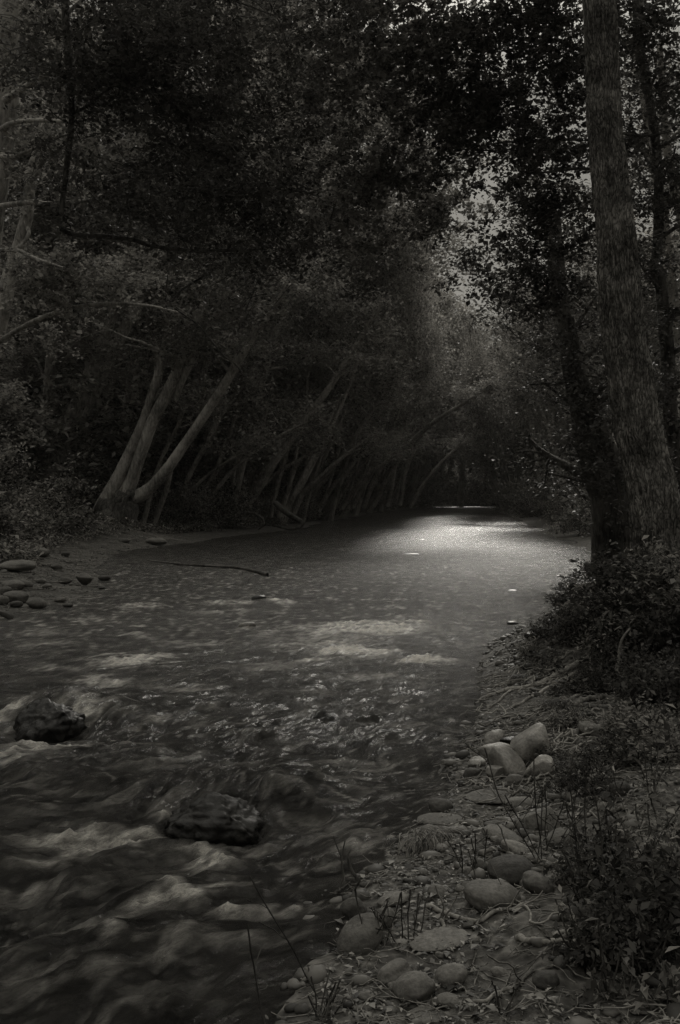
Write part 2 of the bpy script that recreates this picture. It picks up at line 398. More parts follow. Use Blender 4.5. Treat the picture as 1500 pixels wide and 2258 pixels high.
def water_fields(X, Y):
    # flow direction: straight down the river far off, swinging to the left near the camera
    a = np.radians(np.interp(Y, [0, 6, 12, 30, 60], [212, 218, 232, 262, 262]))
    near = np.interp(Y, [0, 6.5, 9, 30, 80], [1, 1, 0.5, 0.5, 0.3])
    # warp
    wx = X + 0.22 * n2(X * 1.3, Y * 0.9, 31) + 0.06 * n2(X * 5, Y * 4, 33)
    wy = Y + 0.25 * n2(X * 1.1 + 9, Y * 0.9, 32) + 0.06 * n2(X * 5 + 3, Y * 4, 34)
    al = math.radians(222); ca, sa = math.cos(al), math.sin(al)
    u = wx * ca + wy * sa            # along the near flow
    v = -wx * sa + wy * ca           # across it
    b = math.radians(266); cb, sb = math.cos(b), math.sin(b)
    uf, vf = X * cb + Y * sb, -X * sb + Y * cb
    k = np.clip((Y - 9) / 10, 0, 1)
    foam = np.zeros_like(X)
    hgt = np.zeros_like(X)
    for (x0, y0, cx, cy, la, lb, st) in _FO:
        dx, dy = X - x0, Y - y0
        p, q = (dx * cx + dy * cy) / la, (-dx * cy + dy * cx) / lb
        e = st * np.exp(-(np.abs(p) ** 2.2 * 1.1 + q * q * 1.1))
        foam = np.maximum(foam, e)
        hgt += 0.032 * st * np.exp(-(p * p * 1.1 + (q - 0.3) ** 2 * 0.8))
    hgt = np.clip(hgt, 0, 0.13)
    # streaky near water and rolling humps
    hz = 0.045 * near * n2(u * 0.9, v * 1.8, 41) + 0.04 * near * n2(u * 1.9, v * 3.6, 42) + 0.028 * near * n2(u * 3.4, v * 8.5, 43)
    hz += 0.016 * near * n2(u * 6, v * 19, 44) + 0.008 * near * n2(u * 11, v * 34, 45)
    rf = 0.018 * n2(uf * 2.6, vf * 1.3, 51) + 0.012 * n2(uf * 6.0, vf * 2.8, 52) + 0.006 * n2(uf * 13, vf * 7, 53)
    rf += 0.02 * n2(uf * 0.9, vf * 0.5, 54)
    rough = np.interp(Y, [0, 14, 22, 34, 60, 160], [1.0, 0.85, 1.0, 1.3, 1.6, 2.0])
    Z = hz * (1 - k) * 1.1 + (rf * rough) * (0.35 + 0.65 * k) + hgt
    # the water humps up behind each rock and drops away in front of it
    for (rx, ry), w, hh in ((ROCK_A, 0.42, 0.20), (ROCK_B, 0.50, 0.11)):
        dx, dy = (X - rx) / w, (Y - ry) / w
        Z += hh * np.exp(-((dx * 0.85 - 0.1) ** 2 + ((dy - 0.95) * 1.3) ** 2))
        Z -= 0.09 * np.exp(-((dx) ** 2 + ((dy + 0.75) * 1.2) ** 2))
    # edges: calm down near the bank
    e = np.minimum(X - bank_l(Y), bank_r(Y) - X)
    Z *= np.clip(0.25 + e / 0.8, 0.15, 1)
    # foam breaks into streaks and clots
    st1 = fbm(u * 2.2, v * 7.0, 4, 61, 0.6)
    st2 = fbm(uf * 5.0, vf * 3.0, 4, 62, 0.6)
    stx = st1 * (1 - k) + st2 * k
    spk = fbm(X * 9, Y * 7, 3, 63)
    rdg = 1 - np.abs(n2(u * 1.6 + 0.3 * st1, v * 5.5, 71)) * 2.2
    rdg2 = 1 - np.abs(n2(u * 4, v * 13, 72)) * 2.2
    fm = foam * (0.62 + 0.5 * stx + 0.35 * spk + 0.30 * rdg * (1 - 0.5 * k) + 0.22 * rdg2)
    film = np.clip(0.26 * np.clip(stx + 0.4 * n2(u * 0.5, v * 0.8, 64) - 0.15, 0, 2), 0, 0.35) * (1 - 0.5 * k)
    mid = np.interp(Y, [9, 13, 22, 30], [0, 1, 0.8, 0.0])
    fm = np.maximum(fm, 0.12 + mid * np.clip(0.04 + 0.32 * (0.6 * n2(X * 3.0, Y * 1.8, 84) + 0.9 * n2(X * 9, Y * 6, 85)), 0, 0.36))
    fm = np.clip((fm - 0.12) * 1.4, 0, 1)
    warp = 0.5 * n2(X * 2.2, Y * 2.2, 91)
    tex = (1 - np.abs(n2(u * 2.4 + warp, v * 9.0 + 2 * warp, 92)) * 2.6) * 0.5 + (1 - np.abs(n2(u * 6.0, v * 24.0 + warp, 93)) * 2.4) * 0.32 + 0.5 * n2(X * 16, Y * 13, 94) + 0.35 * n2(X * 3 + 4, Y * 3, 95)
    texf = 0.25 + 0.5 * n2(X * 3, Y * 2.2, 98) + 0.75 * n2(X * 7, Y * 4.5, 96) + 0.6 * n2(X * 17, Y * 11, 97)
    tex = tex * (1 - k) + texf * k
    fm = fm * np.clip(0.68 + 0.9 * tex, 0.15, 1.0)
    fm = np.clip(fm * fm * 0.6 + fm * 0.62 + 0.0, 0, 1)
    fm = np.maximum(fm, film * near)
    spark = np.clip(n2(u * 9, v * 34, 75) - 0.35, 0, 1) * 1.1 * near * np.clip(0.5 + n2(u * 0.7, v * 1.2, 76), 0, 1)
    fm = np.maximum(fm, spark * (1 - k))
    Z += fm * (0.03 * spk + 0.016 * n2(X * 26, Y * 20, 73)) * np.interp(Y, [0, 8, 20], [0.8, 0.9, 1.2])
    return Z, {'foam': fm}

def water_mat():
    m, nt, N, L, out = mat_base('river_water')
    tc = N.new('ShaderNodeTexCoord')
    at_ = N.new('ShaderNodeAttribute'); at_.attribute_name = 'foam'
    def noise(rot, sc, scale, det=5, ro=0.6):
        mp = N.new('ShaderNodeMapping'); mp.vector_type = 'TEXTURE'
        mp.inputs['Rotation'].default_value = (0, 0, math.radians(rot))
        mp.inputs['Scale'].default_value = sc
        L.new(tc.outputs['Object'], mp.inputs[0])
        n = N.new('ShaderNodeTexNoise'); n.inputs['Scale'].default_value = scale
        n.inputs['Detail'].default_value = det; n.inputs['Roughness'].default_value = ro
        n.inputs['Distortion'].default_value = 0.4
        L.new(mp.outputs[0], n.inputs['Vector'])
        return n
    near_n = noise(42, (4.2, 1, 1), 32, 8, 0.85)
    far_n = noise(0, (1.8, 1.0, 1), 10.0, 8, 0.8)
    sep = N.new('ShaderNodeSeparateXYZ'); L.new(tc.outputs['Object'], sep.inputs[0])
    k = N.new('ShaderNodeMapRange'); k.inputs['From Min'].default_value = 7; k.inputs['From Max'].default_value = 15
    L.new(sep.outputs['Y'], k.inputs['Value'])
    mx = N.new('ShaderNodeMix'); mx.data_type = 'FLOAT'
    L.new(k.outputs[0], mx.inputs[0]); L.new(near_n.outputs[0], mx.inputs[2]); L.new(far_n.outputs[0], mx.inputs[3])
    b = N.new('ShaderNodeBump'); b.inputs['Strength'].default_value = 1.0; b.inputs['Distance'].default_value = 0.055
    k2 = N.new('ShaderNodeMapRange'); k2.inputs['From Min'].default_value = 20; k2.inputs['From Max'].default_value = 34
    k2.inputs['To Min'].default_value = 1.0; k2.inputs['To Max'].default_value = 0.55
    L.new(sep.outputs['Y'], k2.inputs['Value'])
    hm = N.new('ShaderNodeMath'); hm.operation = 'MULTIPLY'; L.new(mx.outputs[0], hm.inputs[0]); L.new(k2.outputs[0], hm.inputs[1])
    L.new(hm.outputs[0], b.inputs['Height'])
    # clear dark water over a stony bed: the bed's mottling shows through as the body colour
    bed = noise(10, (1.5, 1, 1), 4.5, 8, 0.7)
    bc = ramp(N, [(0.38, grey(0.012)), (0.55, grey(0.05)), (0.72, grey(0.14))])
    L.new(bed.outputs[0], bc.inputs[0])
    w = N.new('ShaderNodeBsdfPrincipled'); w.inputs['Roughness'].default_value = 0.17
    w.inputs['IOR'].default_value = 1.33
    L.new(bc.outputs[0], w.inputs['Base Color']); L.new(b.outputs[0], w.inputs['Normal'])
    f = N.new('ShaderNodeBsdfPrincipled'); f.inputs['Roughness'].default_value = 0.75
    fn = noise(42, (2.4, 1, 1), 42, 6, 0.8)
    fc = ramp(N, [(0.36, grey(0.35)), (0.5, grey(0.75)), (0.62, grey(0.92))])
    L.new(fn.outputs[0], fc.inputs[0]); L.new(fc.outputs[0], f.inputs['Base Color'])
    f.inputs['Specular IOR Level'].default_value = 0.3
    L.new(b.outputs[0], f.inputs['Normal'])
    # break the edge of the foam with the fine noise
    ma = N.new('ShaderNodeMath'); ma.operation = 'MULTIPLY_ADD'
    L.new(mx.outputs[0], ma.inputs[0]); ma.inputs[1].default_value = 2.2; ma.inputs[2].default_value = -1.1
    mc = N.new('ShaderNodeMath'); mc.operation = 'MULTIPLY'
    L.new(at_.outputs['Fac'], mc.inputs[0]); mc.inputs[1].default_value = 1.6
    m2 = N.new('ShaderNodeMath'); m2.operation = 'MULTIPLY'; L.new(ma.outputs[0], m2.inputs[0]); L.new(mc.outputs[0], m2.inputs[1])
    s = N.new('ShaderNodeMath'); s.operation = 'ADD'; s.use_clamp = True
    L.new(at_.outputs['Fac'], s.inputs[0]); L.new(m2.outputs[0], s.inputs[1])
    sh = N.new('ShaderNodeMixShader'); L.new(s.outputs[0], sh.inputs[0]); L.new(w.outputs[0], sh.inputs[1]); L.new(f.outputs[0], sh.inputs[2])
    L.new(sh.outputs[0], out.inputs[0])
    return m
M_WATER = water_mat()
_wy = np.concatenate([np.linspace(-4, 1.9, 60), np.exp(np.linspace(math.log(1.95), math.log(260), 1150))])
def _wx(T, Y):
    return (bank_l(Y) - 1.0) * (1 - T) + (bank_r(Y) + 1.0) * T
_wt = np.linspace(0, 1, 900)
g = link('river_water', grid_mesh('river_water', _wy, _wt, _wx, water_fields, M_WATER))
tag(g, kind='structure')

# ------------------------------------------------------------------ tubes, stems and leaves
def catmull(pts, n):
    P_ = np.asarray(pts, float)
    P_ = np.vstack([2 * P_[0] - P_[1], P_, 2 * P_[-1] - P_[-2]])
    m = len(P_) - 3
    t = np.linspace(0, m - 1e-9, n)
    i = t.astype(int); f = (t - i)[:, None]
    a, b, c, d = P_[i], P_[i + 1], P_[i + 2], P_[i + 3]
    return 0.5 * (2 * b + (c - a) * f + (2 * a - 5 * b + 4 * c - d) * f * f + (3 * b - 3 * c + d - a) * f ** 3)

class Tubes:
    def __init__(s): s.V, s.Q, s.n = [], [], 0
    def add(s, pts, rad, k=6, disp=None):
        pts = np.asarray(pts, float); rad = np.asarray(rad, float)
        m = len(pts)
        tg = np.gradient(pts, axis=0); tg /= np.linalg.norm(tg, axis=1)[:, None] + 1e-9
        ref = np.array([0.0, 0.0, 1.0]) if abs(tg[0, 2]) < 0.8 else np.array([0.0, 1.0, 0.0])
        if abs(tg[:, 2]).max() > 0.93 and abs(tg[:, 2]).min() < 0.93 and abs(tg[0, 2]) < 0.8: ref = np.array([0.13, 1.0, 0.0])
        a = np.cross(tg, ref); a /= np.linalg.norm(a, axis=1)[:, None] + 1e-9
        b = np.cross(tg, a)
        th = np.linspace(0, 2 * math.pi, k, endpoint=False)
        r = rad[:, None] * np.ones(k)[None, :]
        if disp is not None: r = r * disp(np.linspace(0, 1, m)[:, None], th[None, :], pts)
        V = pts[:, None, :] + r[:, :, None] * (np.cos(th)[None, :, None] * a[:, None, :] + np.sin(th)[None, :, None] * b[:, None, :])
        i0 = s.n + np.arange(m - 1)[:, None] * k + np.arange(k)[None, :]
        i1 = s.n + np.arange(m - 1)[:, None] * k + (np.arange(k)[None, :] + 1) % k
        Q = np.stack([i0, i1, i1 + k, i0 + k], -1).reshape(-1, 4)
        s.V.append(V.reshape(-1, 3)); s.Q.append(Q); s.n += m * k
    def mesh(s, name, mat):
        return mesh_np(name, np.vstack(s.V), np.vstack(s.Q), mat, smooth=True)

def leaves(Cn, size, rng, up=0.55, aspect=0.62, lo=0.0):
    n = len(Cn)
    nrm = rng.normal(size=(n, 3)); nrm[:, 2] = np.abs(nrm[:, 2]) + up * 2
    nrm /= np.linalg.norm(nrm, axis=1)[:, None]
    u = np.cross(nrm, rng.normal(size=(n, 3))); u /= np.linalg.norm(u, axis=1)[:, None] + 1e-9
    w = np.cross(nrm, u)
    L_ = (size * np.clip(rng.lognormal(-0.12, 0.36, n), 0.4, 2.1))[:, None]
    W_ = L_ * aspect * 0.5
    V = np.stack([Cn, Cn + u * L_ * 0.45 + w * W_ + nrm * L_ * 0.08, Cn + u * L_ - nrm * L_ * 0.1, Cn + u * L_ * 0.5 - w * W_ + nrm * L_ * 0.08], 1)
    return V.reshape(-1, 3)

def leaf_mesh(name, centers, size, mat, rng, up=0.55, aspect=0.62, val=None):
    V = leaves(centers, size, rng, up, aspect)
    n = len(centers)
    Q = np.arange(4 * n).reshape(n, 4)
    fa = rng.uniform(0, 1, n) ** 1.6
    if val is not None: fa = np.clip(0.55 * fa + 0.45 * val, 0, 1)
    return mesh_np(name, V, Q, mat, face_attr=fa)

def sprays(tips, n_per, r, flat, rng):
    """leaf positions round each tip, in flattened drooping sprays; also a tone per spray"""
    m = len(tips)
    k = np.repeat(np.arange(m), n_per)
    g_ = rng.normal(size=(m * n_per, 3)) * np.array([1, 1, flat])
    sc = rng.uniform(0.55, 1.35, m)
    tilt = rng.normal(size=(m, 2)) * 0.35
    p = g_ * r * sc[k][:, None]
    p[:, 2] += p[:, 0] * tilt[k, 0] + p[:, 1] * tilt[k, 1]
    tone = rng.uniform(0, 1, m)
    return tips[k] + p, tone[k]

def branch(T_, p0, d0, length, r0, rng, k=4, n=6, bend=0.35, grav=0.0):
    pts = [np.array(p0, float)]; d = np.array(d0, float); d /= np.linalg.norm(d)
    for i in range(n):
        d = d + rng.normal(size=3) * bend / n * 1.6 + np.array([0, 0, grav / n])
        d /= np.linalg.norm(d)
        pts.append(pts[-1] + d * length / n)
    pts = np.array(pts)
    T_.add(pts, np.linspace(r0, max(r0 * 0.25, 0.003), n + 1), k)
    return pts

# ------------------------------------------------------------------ stones
_bm = bmesh.new(); bmesh.ops.create_icosphere(_bm, subdivisions=5, radius=1.0)
ICO_V = np.array([v.co[:] for v in _bm.verts]); ICO_F = np.array([[v.index for v in f.verts] for f in _bm.faces]); _bm.free()
_bm = bmesh.new(); bmesh.ops.create_icosphere(_bm, subdivisions=3, radius=1.0)
ICO_V3 = np.array([v.co[:] for v in _bm.verts]); ICO_F3 = np.array([[v.index for v in f.verts] for f in _bm.faces]); _bm.free()

def stone_shape(seed, angular=0.0, fine=True, lump=0.16):
    rng = np.random.default_rng(seed)
    p = (ICO_V if fine else ICO_V3).copy()
    e = 0.86 + 0.1 * rng.random()
    p = np.sign(p) * np.abs(p) ** e
    p *= 1 + lump * n3(p * 0.9 + rng.uniform(-9, 9, 3), seed)[:, None]
    if angular > 0:
        for k_ in range(int(5 + 6 * angular)):
            nn = rng.normal(size=3); nn /= np.linalg.norm(nn)
            dd = rng.uniform(0.62, 0.88) - 0.2 * (angular > 0.45)
            o = p @ nn - dd
            p = p - np.maximum(o, 0)[:, None] * nn * (0.85 * angular + 0.1)
    if fine:
        p *= 1 + 0.06 * n3(p * 1.9 + seed, seed + 1)[:, None] + 0.008 * n3(p * 11 + seed, seed + 2)[:, None]
    return p

def stone_obj(name, centre, a, b, c, yaw=0, roll=0, seed=0, angular=0.0, mat=None, fine=True):
    p = stone_shape(seed, angular, fine) * np.array([a, b, c])
    cy, sy = math.cos(yaw), math.sin(yaw); cr_, sr = math.cos(roll), math.sin(roll)
    Rz = np.array([[cy, -sy, 0], [sy, cy, 0], [0, 0, 1]]); Ry = np.array([[cr_, 0, -sr], [0, 1, 0], [sr, 0, cr_]])
    p = p @ Rz.T @ Ry.T
    me = mesh_np(name, p, ICO_F if fine else ICO_F3, mat, smooth=True)
    return link(name, me, loc=tuple(centre))

def stone_at(px, py, wpx, hpx, roll_deg, label, name='river_stone', cat='stone', mat=None, angular=0.0, seed=None, group=None, sink=0.45, z=None):
    """px, py: middle of the stone in the photo; wpx, hpx its size there; roll_deg: tilt of its long side (up to the right)"""
    seed = seed if seed is not None else int(px * 3 + py)
    d = hit(px, py)[1]
    for _ in range(2):
        a = wpx / 2 / F * d; hh = hpx / 2 / F * d
        th = math.atan2(CAMZ - 0.2, d)
        b = 0.8 * a if wpx > hpx else hh * 0.9
        cc = math.sqrt(max((hh * hh - (b * math.sin(th)) ** 2), (0.45 * hh) ** 2)) / math.cos(th)
        ctr = hit(px, py, cc * sink)
        d = ctr[1]
    if z is not None: ctr[2] = z
    o = stone_obj(name, ctr, a, b, cc, seed % 7 * 0.13 - 0.4, math.radians(roll_deg), seed, angular, mat or M_STONE)
    tag(o, label, cat, group)
    return o

RG = 'stones on the right bank'
for s_ in [
    # big cobbles of the near right bank
    (1088, 1978, 132, 72, -8, 'largest smooth oval boulder in the middle of the right bank cobbles', M_STONE, 0.0),
    (1188, 1950, 50, 72, 62, 'upright egg shaped cobble leaning against the right side of the largest boulder', M_STONE, 0.0),
    (1130, 1922, 118, 64, 0, 'dark rough boulder directly behind the largest oval boulder', M_STONE_DARK, 0.3),
    (1243, 1937, 44, 32, 15, 'small round cobble right of the upright egg shaped one', M_STONE, 0.0),
    (965, 1970, 34, 42, 80, 'narrow block shaped cobble left of the largest boulder', M_STONE, 0.4),
    (1018, 1963, 30, 20, -20, 'fist sized cobble touching the left end of the largest boulder', M_STONE, 0.1),
    (866, 1984, 74, 30, 12, 'pale flat elongated cobble near the water on the left of the bank', M_STONE_PALE, 0.1),
    (782, 2008, 62, 56, 30, 'dark rounded boulder at the edge of the water by the broken stick', M_STONE_DARK, 0.2),
    (845, 2030, 60, 46, 40, 'grey cobble on top of the long slanting slab', M_STONE, 0.2),
    (795, 2072, 120, 84, 38, 'long slanting grey slab at the bottom of the waterline', M_STONE, 0.3),
    (970, 2073, 136, 44, 6, 'long pale flat stone with a fern sprig lying over it', M_STONE_PALE, 0.25),
    (870, 2148, 78, 52, 22, 'left one of the three cobbles in the clump at the bottom', M_STONE, 0.0),
    (912, 2178, 100, 66, 14, 'front and biggest one of the three cobbles in the clump at the bottom', M_STONE, 0.05),
    (993, 2154, 74, 50, 28, 'right one of the three cobbles in the clump at the bottom', M_STONE_PALE, 0.0),
    (993, 2208, 56, 36, -4, 'pale knobbly stone just below the clump of three cobbles', M_STONE_PALE, 0.45),
    (940, 2242, 90, 34, 4, 'flat cobble cut off by the bottom edge of the photo', M_STONE, 0.1),
    (971, 2106, 24, 15, 0, 'small round pebble above the clump of three cobbles', M_STONE, 0.0),
    (1178, 1850 - 0, 1, 1, 0, None, None, 0),
    (1162, 1812, 66, 52, -22, 'sharp edged pale block in the upper row of bank stones', M_STONE, 0.8),
    (1212, 1812, 56, 60, -30, 'angular slab leaning on the sharp edged pale block', M_STONE, 0.6),
    (1108, 1842, 98, 38, -14, 'wedge shaped stone pointing right below the pale block', M_STONE, 0.35),
    (1140, 1872, 76, 36, -24, 'smooth tapered cobble lying in front of the wedge shaped stone', M_STONE_PALE, 0.1),
    (1092, 1818, 50, 22, 0, 'thin flat stone left of the sharp edged block', M_STONE_DARK, 0.4),
    (1245, 1848, 84, 44, 8, 'broad rounded boulder half hidden by the dark stems', M_STONE, 0.1),
    (1058, 1908, 44, 30, -10, 'round cobble at the foot of the small dark seedling', M_STONE, 0.0),
    (1090, 1756, 130, 34, 5, 'long arched grey stone below the wet pile', M_STONE, 0.2),
    (1150, 1772, 72, 30, -3, 'low rounded stone under the right end of the arched stone', M_STONE, 0.15),
    (972, 1780, 58, 38, -12, 'dark domed stone standing at the waterline', M_STONE_DARK, 0.1),
    (970, 1808, 104, 28, 4, 'flat pale capped stone jutting into the water above the grass tuft', M_STONE, 0.1),
    (948, 1838, 46, 38, -20, 'rounded stone in the top of the grass tuft', M_STONE, 0.1),
    (1042, 1708, 38, 30, 0, 'dark round cobble at the lower left corner of the wet pile', M_STONE_DARK, 0.0),
    (1135, 1722, 44, 30, 8, 'small blunt cobble at the foot of the wet pile', M_STONE, 0.2),
    (1368, 1740, 52, 36, -4, 'round cobble lying alone among the roots on the right', M_STONE_DARK, 0.0),
    (1305, 1610, 64, 34, -14, 'tapered stone in front of the dark undercut hollow', M_STONE, 0.2),
    (1396, 1536, 22, 20, -10, 'small pale stone inside the dark undercut hollow', M_STONE, 0.2),
    (1384, 1838, 30, 20, 0, 'small cobble under the leafy seedlings on the right', M_STONE, 0.2),
    (1474, 1920, 26, 18, 10, 'small pale cobble near the right edge of the photo', M_STONE, 0.1),
    (1258, 2018, 44, 50, 60, 'mottled cobble beside the tall dark seedling', M_STONE_DARK, 0.2),
    (1052, 2150, 1, 1, 0, None, None, 0),
    (1205, 2160, 60, 40, 10, 'half buried stone under the lower dark seedlings', M_STONE_DARK, 0.3),
]:
    if s_[5] is None: continue
    stone_at(s_[0], s_[1], s_[2], s_[3], s_[4], s_[5], mat=s_[6], angular=s_[7], group=RG)

_q = np.random.default_rng(88)
for _k in range(46):
    px_, py_ = _q.uniform(790, 1480), _q.uniform(1740, 2230)
    if px_ < 1500 - (py_ - 1500) * 1.15: continue
    w_ = _q.uniform(16, 44)
    stone_at(px_, py_, w_, w_ * _q.uniform(0.5, 0.8), _q.uniform(-25, 25), 'small cobble half buried in twigs and soil between bigger right bank stones',
             mat=[M_STONE, M_STONE_DARK, M_STONE, M_STONE_PALE][_k % 4], angular=_q.uniform(0, 0.5), group='small half buried cobbles on the right bank', sink=0.3)

# the wet pile the water runs over
for s_ in [
    (1170, 1650, 74, 92, -50, 'big pale triangular rock at the right of the wet pile', M_STONE_WETPALE, 0.7),
    (1092, 1664, 70, 34, 12, 'flat glistening stone in the middle of the wet pile', M_STONE_WETPALE, 0.6),
    (1086, 1634, 48, 30, 20, 'uppermost left stone of the wet pile', M_STONE_WETPALE, 0.5),
    (1118, 1684, 80, 60, -35, 'smooth slab sloping down the front of the wet pile', M_STONE_WETPALE, 0.5),
    (1128, 1640, 44, 26, -5, 'dark stone wedged in the top of the wet pile', M_STONE_WET, 0.6),
    (1088, 1706, 42, 44, 60, 'sharp edged shiny block low in the wet pile', M_STONE_WETPALE, 0.8),
    (1050, 1684, 40, 22, 5, 'small wet flake at the left foot of the wet pile', M_STONE_WETPALE, 0.5),
    (1186, 1700, 46, 60, -60, 'streaked stone under the big triangular rock', M_STONE_WETPALE, 0.5),
]:
    stone_at(s_[0], s_[1] - 4, s_[2] * 1.22, s_[3] * 1.22, s_[4], s_[5], mat=s_[6], angular=s_[7], group='wet stones in the pile at the right waterline', sink=0.75)

# the left gravel bar
for s_ in [
    (38, 1248, 84, 26, 0, 'long pale boulder at the left edge behind the other bar stones', M_STONE_PALE, 0.1),
    (92, 1218, 36, 22, -8, 'pale cobble behind the long boulder on the left bar', M_STONE, 0.1),
    (126, 1250, 26, 14, 0, 'small cobble at the right end of the long pale boulder', M_STONE, 0.1),
    (145, 1222, 20, 12, 0, 'dark little cobble upstream of the pale cobbles', M_STONE_DARK, 0.1),
    (186, 1276, 48, 34, -18, 'angular pale boulder standing at the tip of the left bar', M_STONE, 0.6),
    (144, 1280, 30, 17, 4, 'rounded cobble left of the angular pale boulder', M_STONE, 0.0),
    (230, 1274, 30, 13, 0, 'low dark stone right of the angular pale boulder', M_STONE_DARK, 0.3),
    (30, 1290, 48, 24, 3, 'pale oval cobble at the top of the left heap', M_STONE_PALE, 0.0),
    (52, 1288, 40, 20, -6, 'oval cobble lying behind the top of the left heap', M_STONE, 0.0),
    (12, 1302, 28, 20, 0, 'cobble cut by the left edge of the photo, upper one', M_STONE, 0.0),
    (36, 1316, 54, 26, -6, 'broad smooth cobble in the middle of the left heap', M_STONE, 0.0),
    (8, 1324, 26, 20, 0, 'cobble cut by the left edge of the photo, middle one', M_STONE, 0.0),
    (80, 1330, 44, 24, -12, 'dark topped cobble at the right of the left heap', M_STONE, 0.1),
    (36, 1332, 30, 14, 0, 'small cobble in the gap of the left heap', M_STONE_DARK, 0.0),
    (134, 1322, 28, 12, 6, 'flat pale pebble lying at the edge of the shallow water', M_STONE_PALE, 0.1),
    (150, 1335, 24, 10, 0, 'flat dark pebble lying in the shallow water', M_STONE_DARK, 0.1),
    (14, 1356, 36, 20, -25, 'dark wedge of rock at the left edge below the heap', M_STONE_DARK, 0.6),
    (345, 1193, 48, 16, -4, 'pale boulder lying at the far waterline below the clay bank', M_STONE_PALE, 0.2),
    (275, 1192, 26, 10, 0, 'low cobble at the waterline left of the pale far boulder', M_STONE, 0.1),
    (225, 1296, 16, 6, 0, 'tiny dark stone breaking the water beside the left bar', M_STONE_DARK, 0.2),
    (105, 1293, 22, 12, 0, 'small cobble between the two left heaps', M_STONE, 0.1),
    (92, 1281, 20, 11, 0, 'tiny cobble on the crest of the left bar', M_STONE_PALE, 0.1),
]:
    stone_at(s_[0], s_[1], s_[2], s_[3], s_[4], s_[5], mat=s_[6], angular=s_[7], group='stones of the left gravel bar', sink=0.95)

# small dark stones breaking the surface
for s_ in [
    (570, 1320, 32, 16, 0, 'dark domed rock breaking the surface upstream of the left rapids', M_STONE_WET, 0.1),
    (545, 1380, 40, 20, 0, 'grey rock awash in the middle of the rapids', M_STONE_WETPALE, 0.3),
    (1132, 1303, 26, 6, 0, 'dark sliver of rock in calm water off the right bank', M_STONE_WET, 0.2),
    (1232, 1271, 14, 6, 0, 'tiny dark rock in calm water close to the right bank', M_STONE_WET, 0.2),
    (1222, 1369, 28, 9, 0, 'oval dark rock in the shallows off the right bank', M_STONE_WET, 0.1),
    (1130, 1374, 26, 9, 0, 'low dark rock left of the oval rock in the shallows', M_STONE_WET, 0.2),
    (1172, 1402, 34, 18, -10, 'dark humped rock beside the root tangle', M_STONE_WET, 0.4),
    (905, 1222, 40, 5, 0, 'flat dark rock in the bright reach of the river', M_STONE_WET, 0.2),
]:
    stone_at(s_[0], s_[1], s_[2], s_[3], s_[4], s_[5], mat=s_[6], angular=s_[7], name='stream_rock', cat='rock', sink=0.35)

# the two big black rocks
def crag(o, amp, seed):
    me = o.data; n = len(me.vertices); co = np.empty(n * 3, np.float32); me.vertices.foreach_get('co', co); p = co.reshape(-1, 3)
    sc = np.abs(p).max(0); q_ = p / sc.mean()
    d = np.abs(n3(q_ * 1.6, seed)) * 0.8 + 0.7 * np.abs(n3(q_ * 3.6, seed + 1)) + 0.5 * np.abs(n3(q_ * 8, seed + 3)) + 0.2 * n3(q_ * 17, seed + 2)
    p = p * (1 + amp * (d - 0.35))[:, None]
    me.vertices.foreach_set('co', p.astype(np.float32).ravel()); me.update()
ra = stone_obj('stream_boulder', (ROCK_A[0], ROCK_A[1] + 0.02, 0.0), 0.25, 0.24, 0.23, 0.2, 0.05, 91, 0.5, M_STONE_WET)
crag(ra, 0.24, 5)
tag(ra, 'black wet boulder at the left edge with white water heaped behind it', 'boulder')
rb = stone_obj('stream_boulder', (ROCK_B[0], ROCK_B[1], -0.02), 0.31, 0.23, 0.145, -0.1, -0.02, 57, 0.7, M_STONE_WET)
crag(rb, 0.26, 8)
tag(rb, 'black flat topped boulder in the near rapids with water sliding over its right side', 'boulder')

# gravel: thousands of pebbles in the soil of both banks
def scatter_gravel(name, n, xr, yr, smax, mat, seed):
    rng = np.random.default_rng(seed)
    x = rng.uniform(*xr, n * 4); y = rng.uniform(*yr, n * 4)
    h = ground_h(x, y)
    ok = (h > -0.08) & (h < 1.3) & (n2(x * 1.2, y * 1.2, seed) > -0.25)
    x, y, h = x[ok][:n], y[ok][:n], h[ok][:n]
    bm_ = bmesh.new(); bmesh.ops.create_icosphere(bm_, subdivisions=2, radius=1.0)
    bv = np.array([v.co[:] for v in bm_.verts]); bf = np.array([[v.index for v in f.verts] for f in bm_.faces]); bm_.free()
    m = len(x)
    s = rng.lognormal(-4.1, 0.55, m).clip(0.005, smax)
    sc = np.stack([s, s * rng.uniform(0.6, 1, m), s * rng.uniform(0.35, 0.7, m)], 1)
    yaw = rng.uniform(0, 6.28, m); c_, s_ = np.cos(yaw), np.sin(yaw)
    V = bv[None] * sc[:, None]
    nz = 1 + 0.18 * np.sin(bv[None] @ rng.normal(size=(m, 3, 1)) * 2.5 + yaw[:, None, None])
    V = V * nz
    X_ = V[..., 0] * c_[:, None] - V[..., 1] * s_[:, None]; Y_ = V[..., 0] * s_[:, None] + V[..., 1] * c_[:, None]
    V = np.stack([X_ + x[:, None], Y_ + y[:, None], V[..., 2] + h[:, None] + sc[:, 2:3] * 0.3], -1).reshape(-1, 3)
    Q = (bf[None] + (np.arange(m) * len(bv))[:, None, None]).reshape(-1, 3)
    fa = np.repeat(rng.uniform(0, 1, m), len(bf))
    o = link(name, mesh_np(name, V, Q, mat, face_attr=fa, smooth=True))
    return o
M_GRAVEL = leaf_mat('gravel', 0.02, 0.13, 0.0)
o = scatter_gravel('gravel', 9000, (-0.6, 4.5), (2.2, 13), 0.05, M_GRAVEL, 5)
tag(o, 'loose grey gravel and pebbles in the soil of the right bank', 'gravel', kind='stuff')
o = scatter_gravel('gravel', 5000, (-14, -4), (12, 36), 0.10, M_GRAVEL, 6)
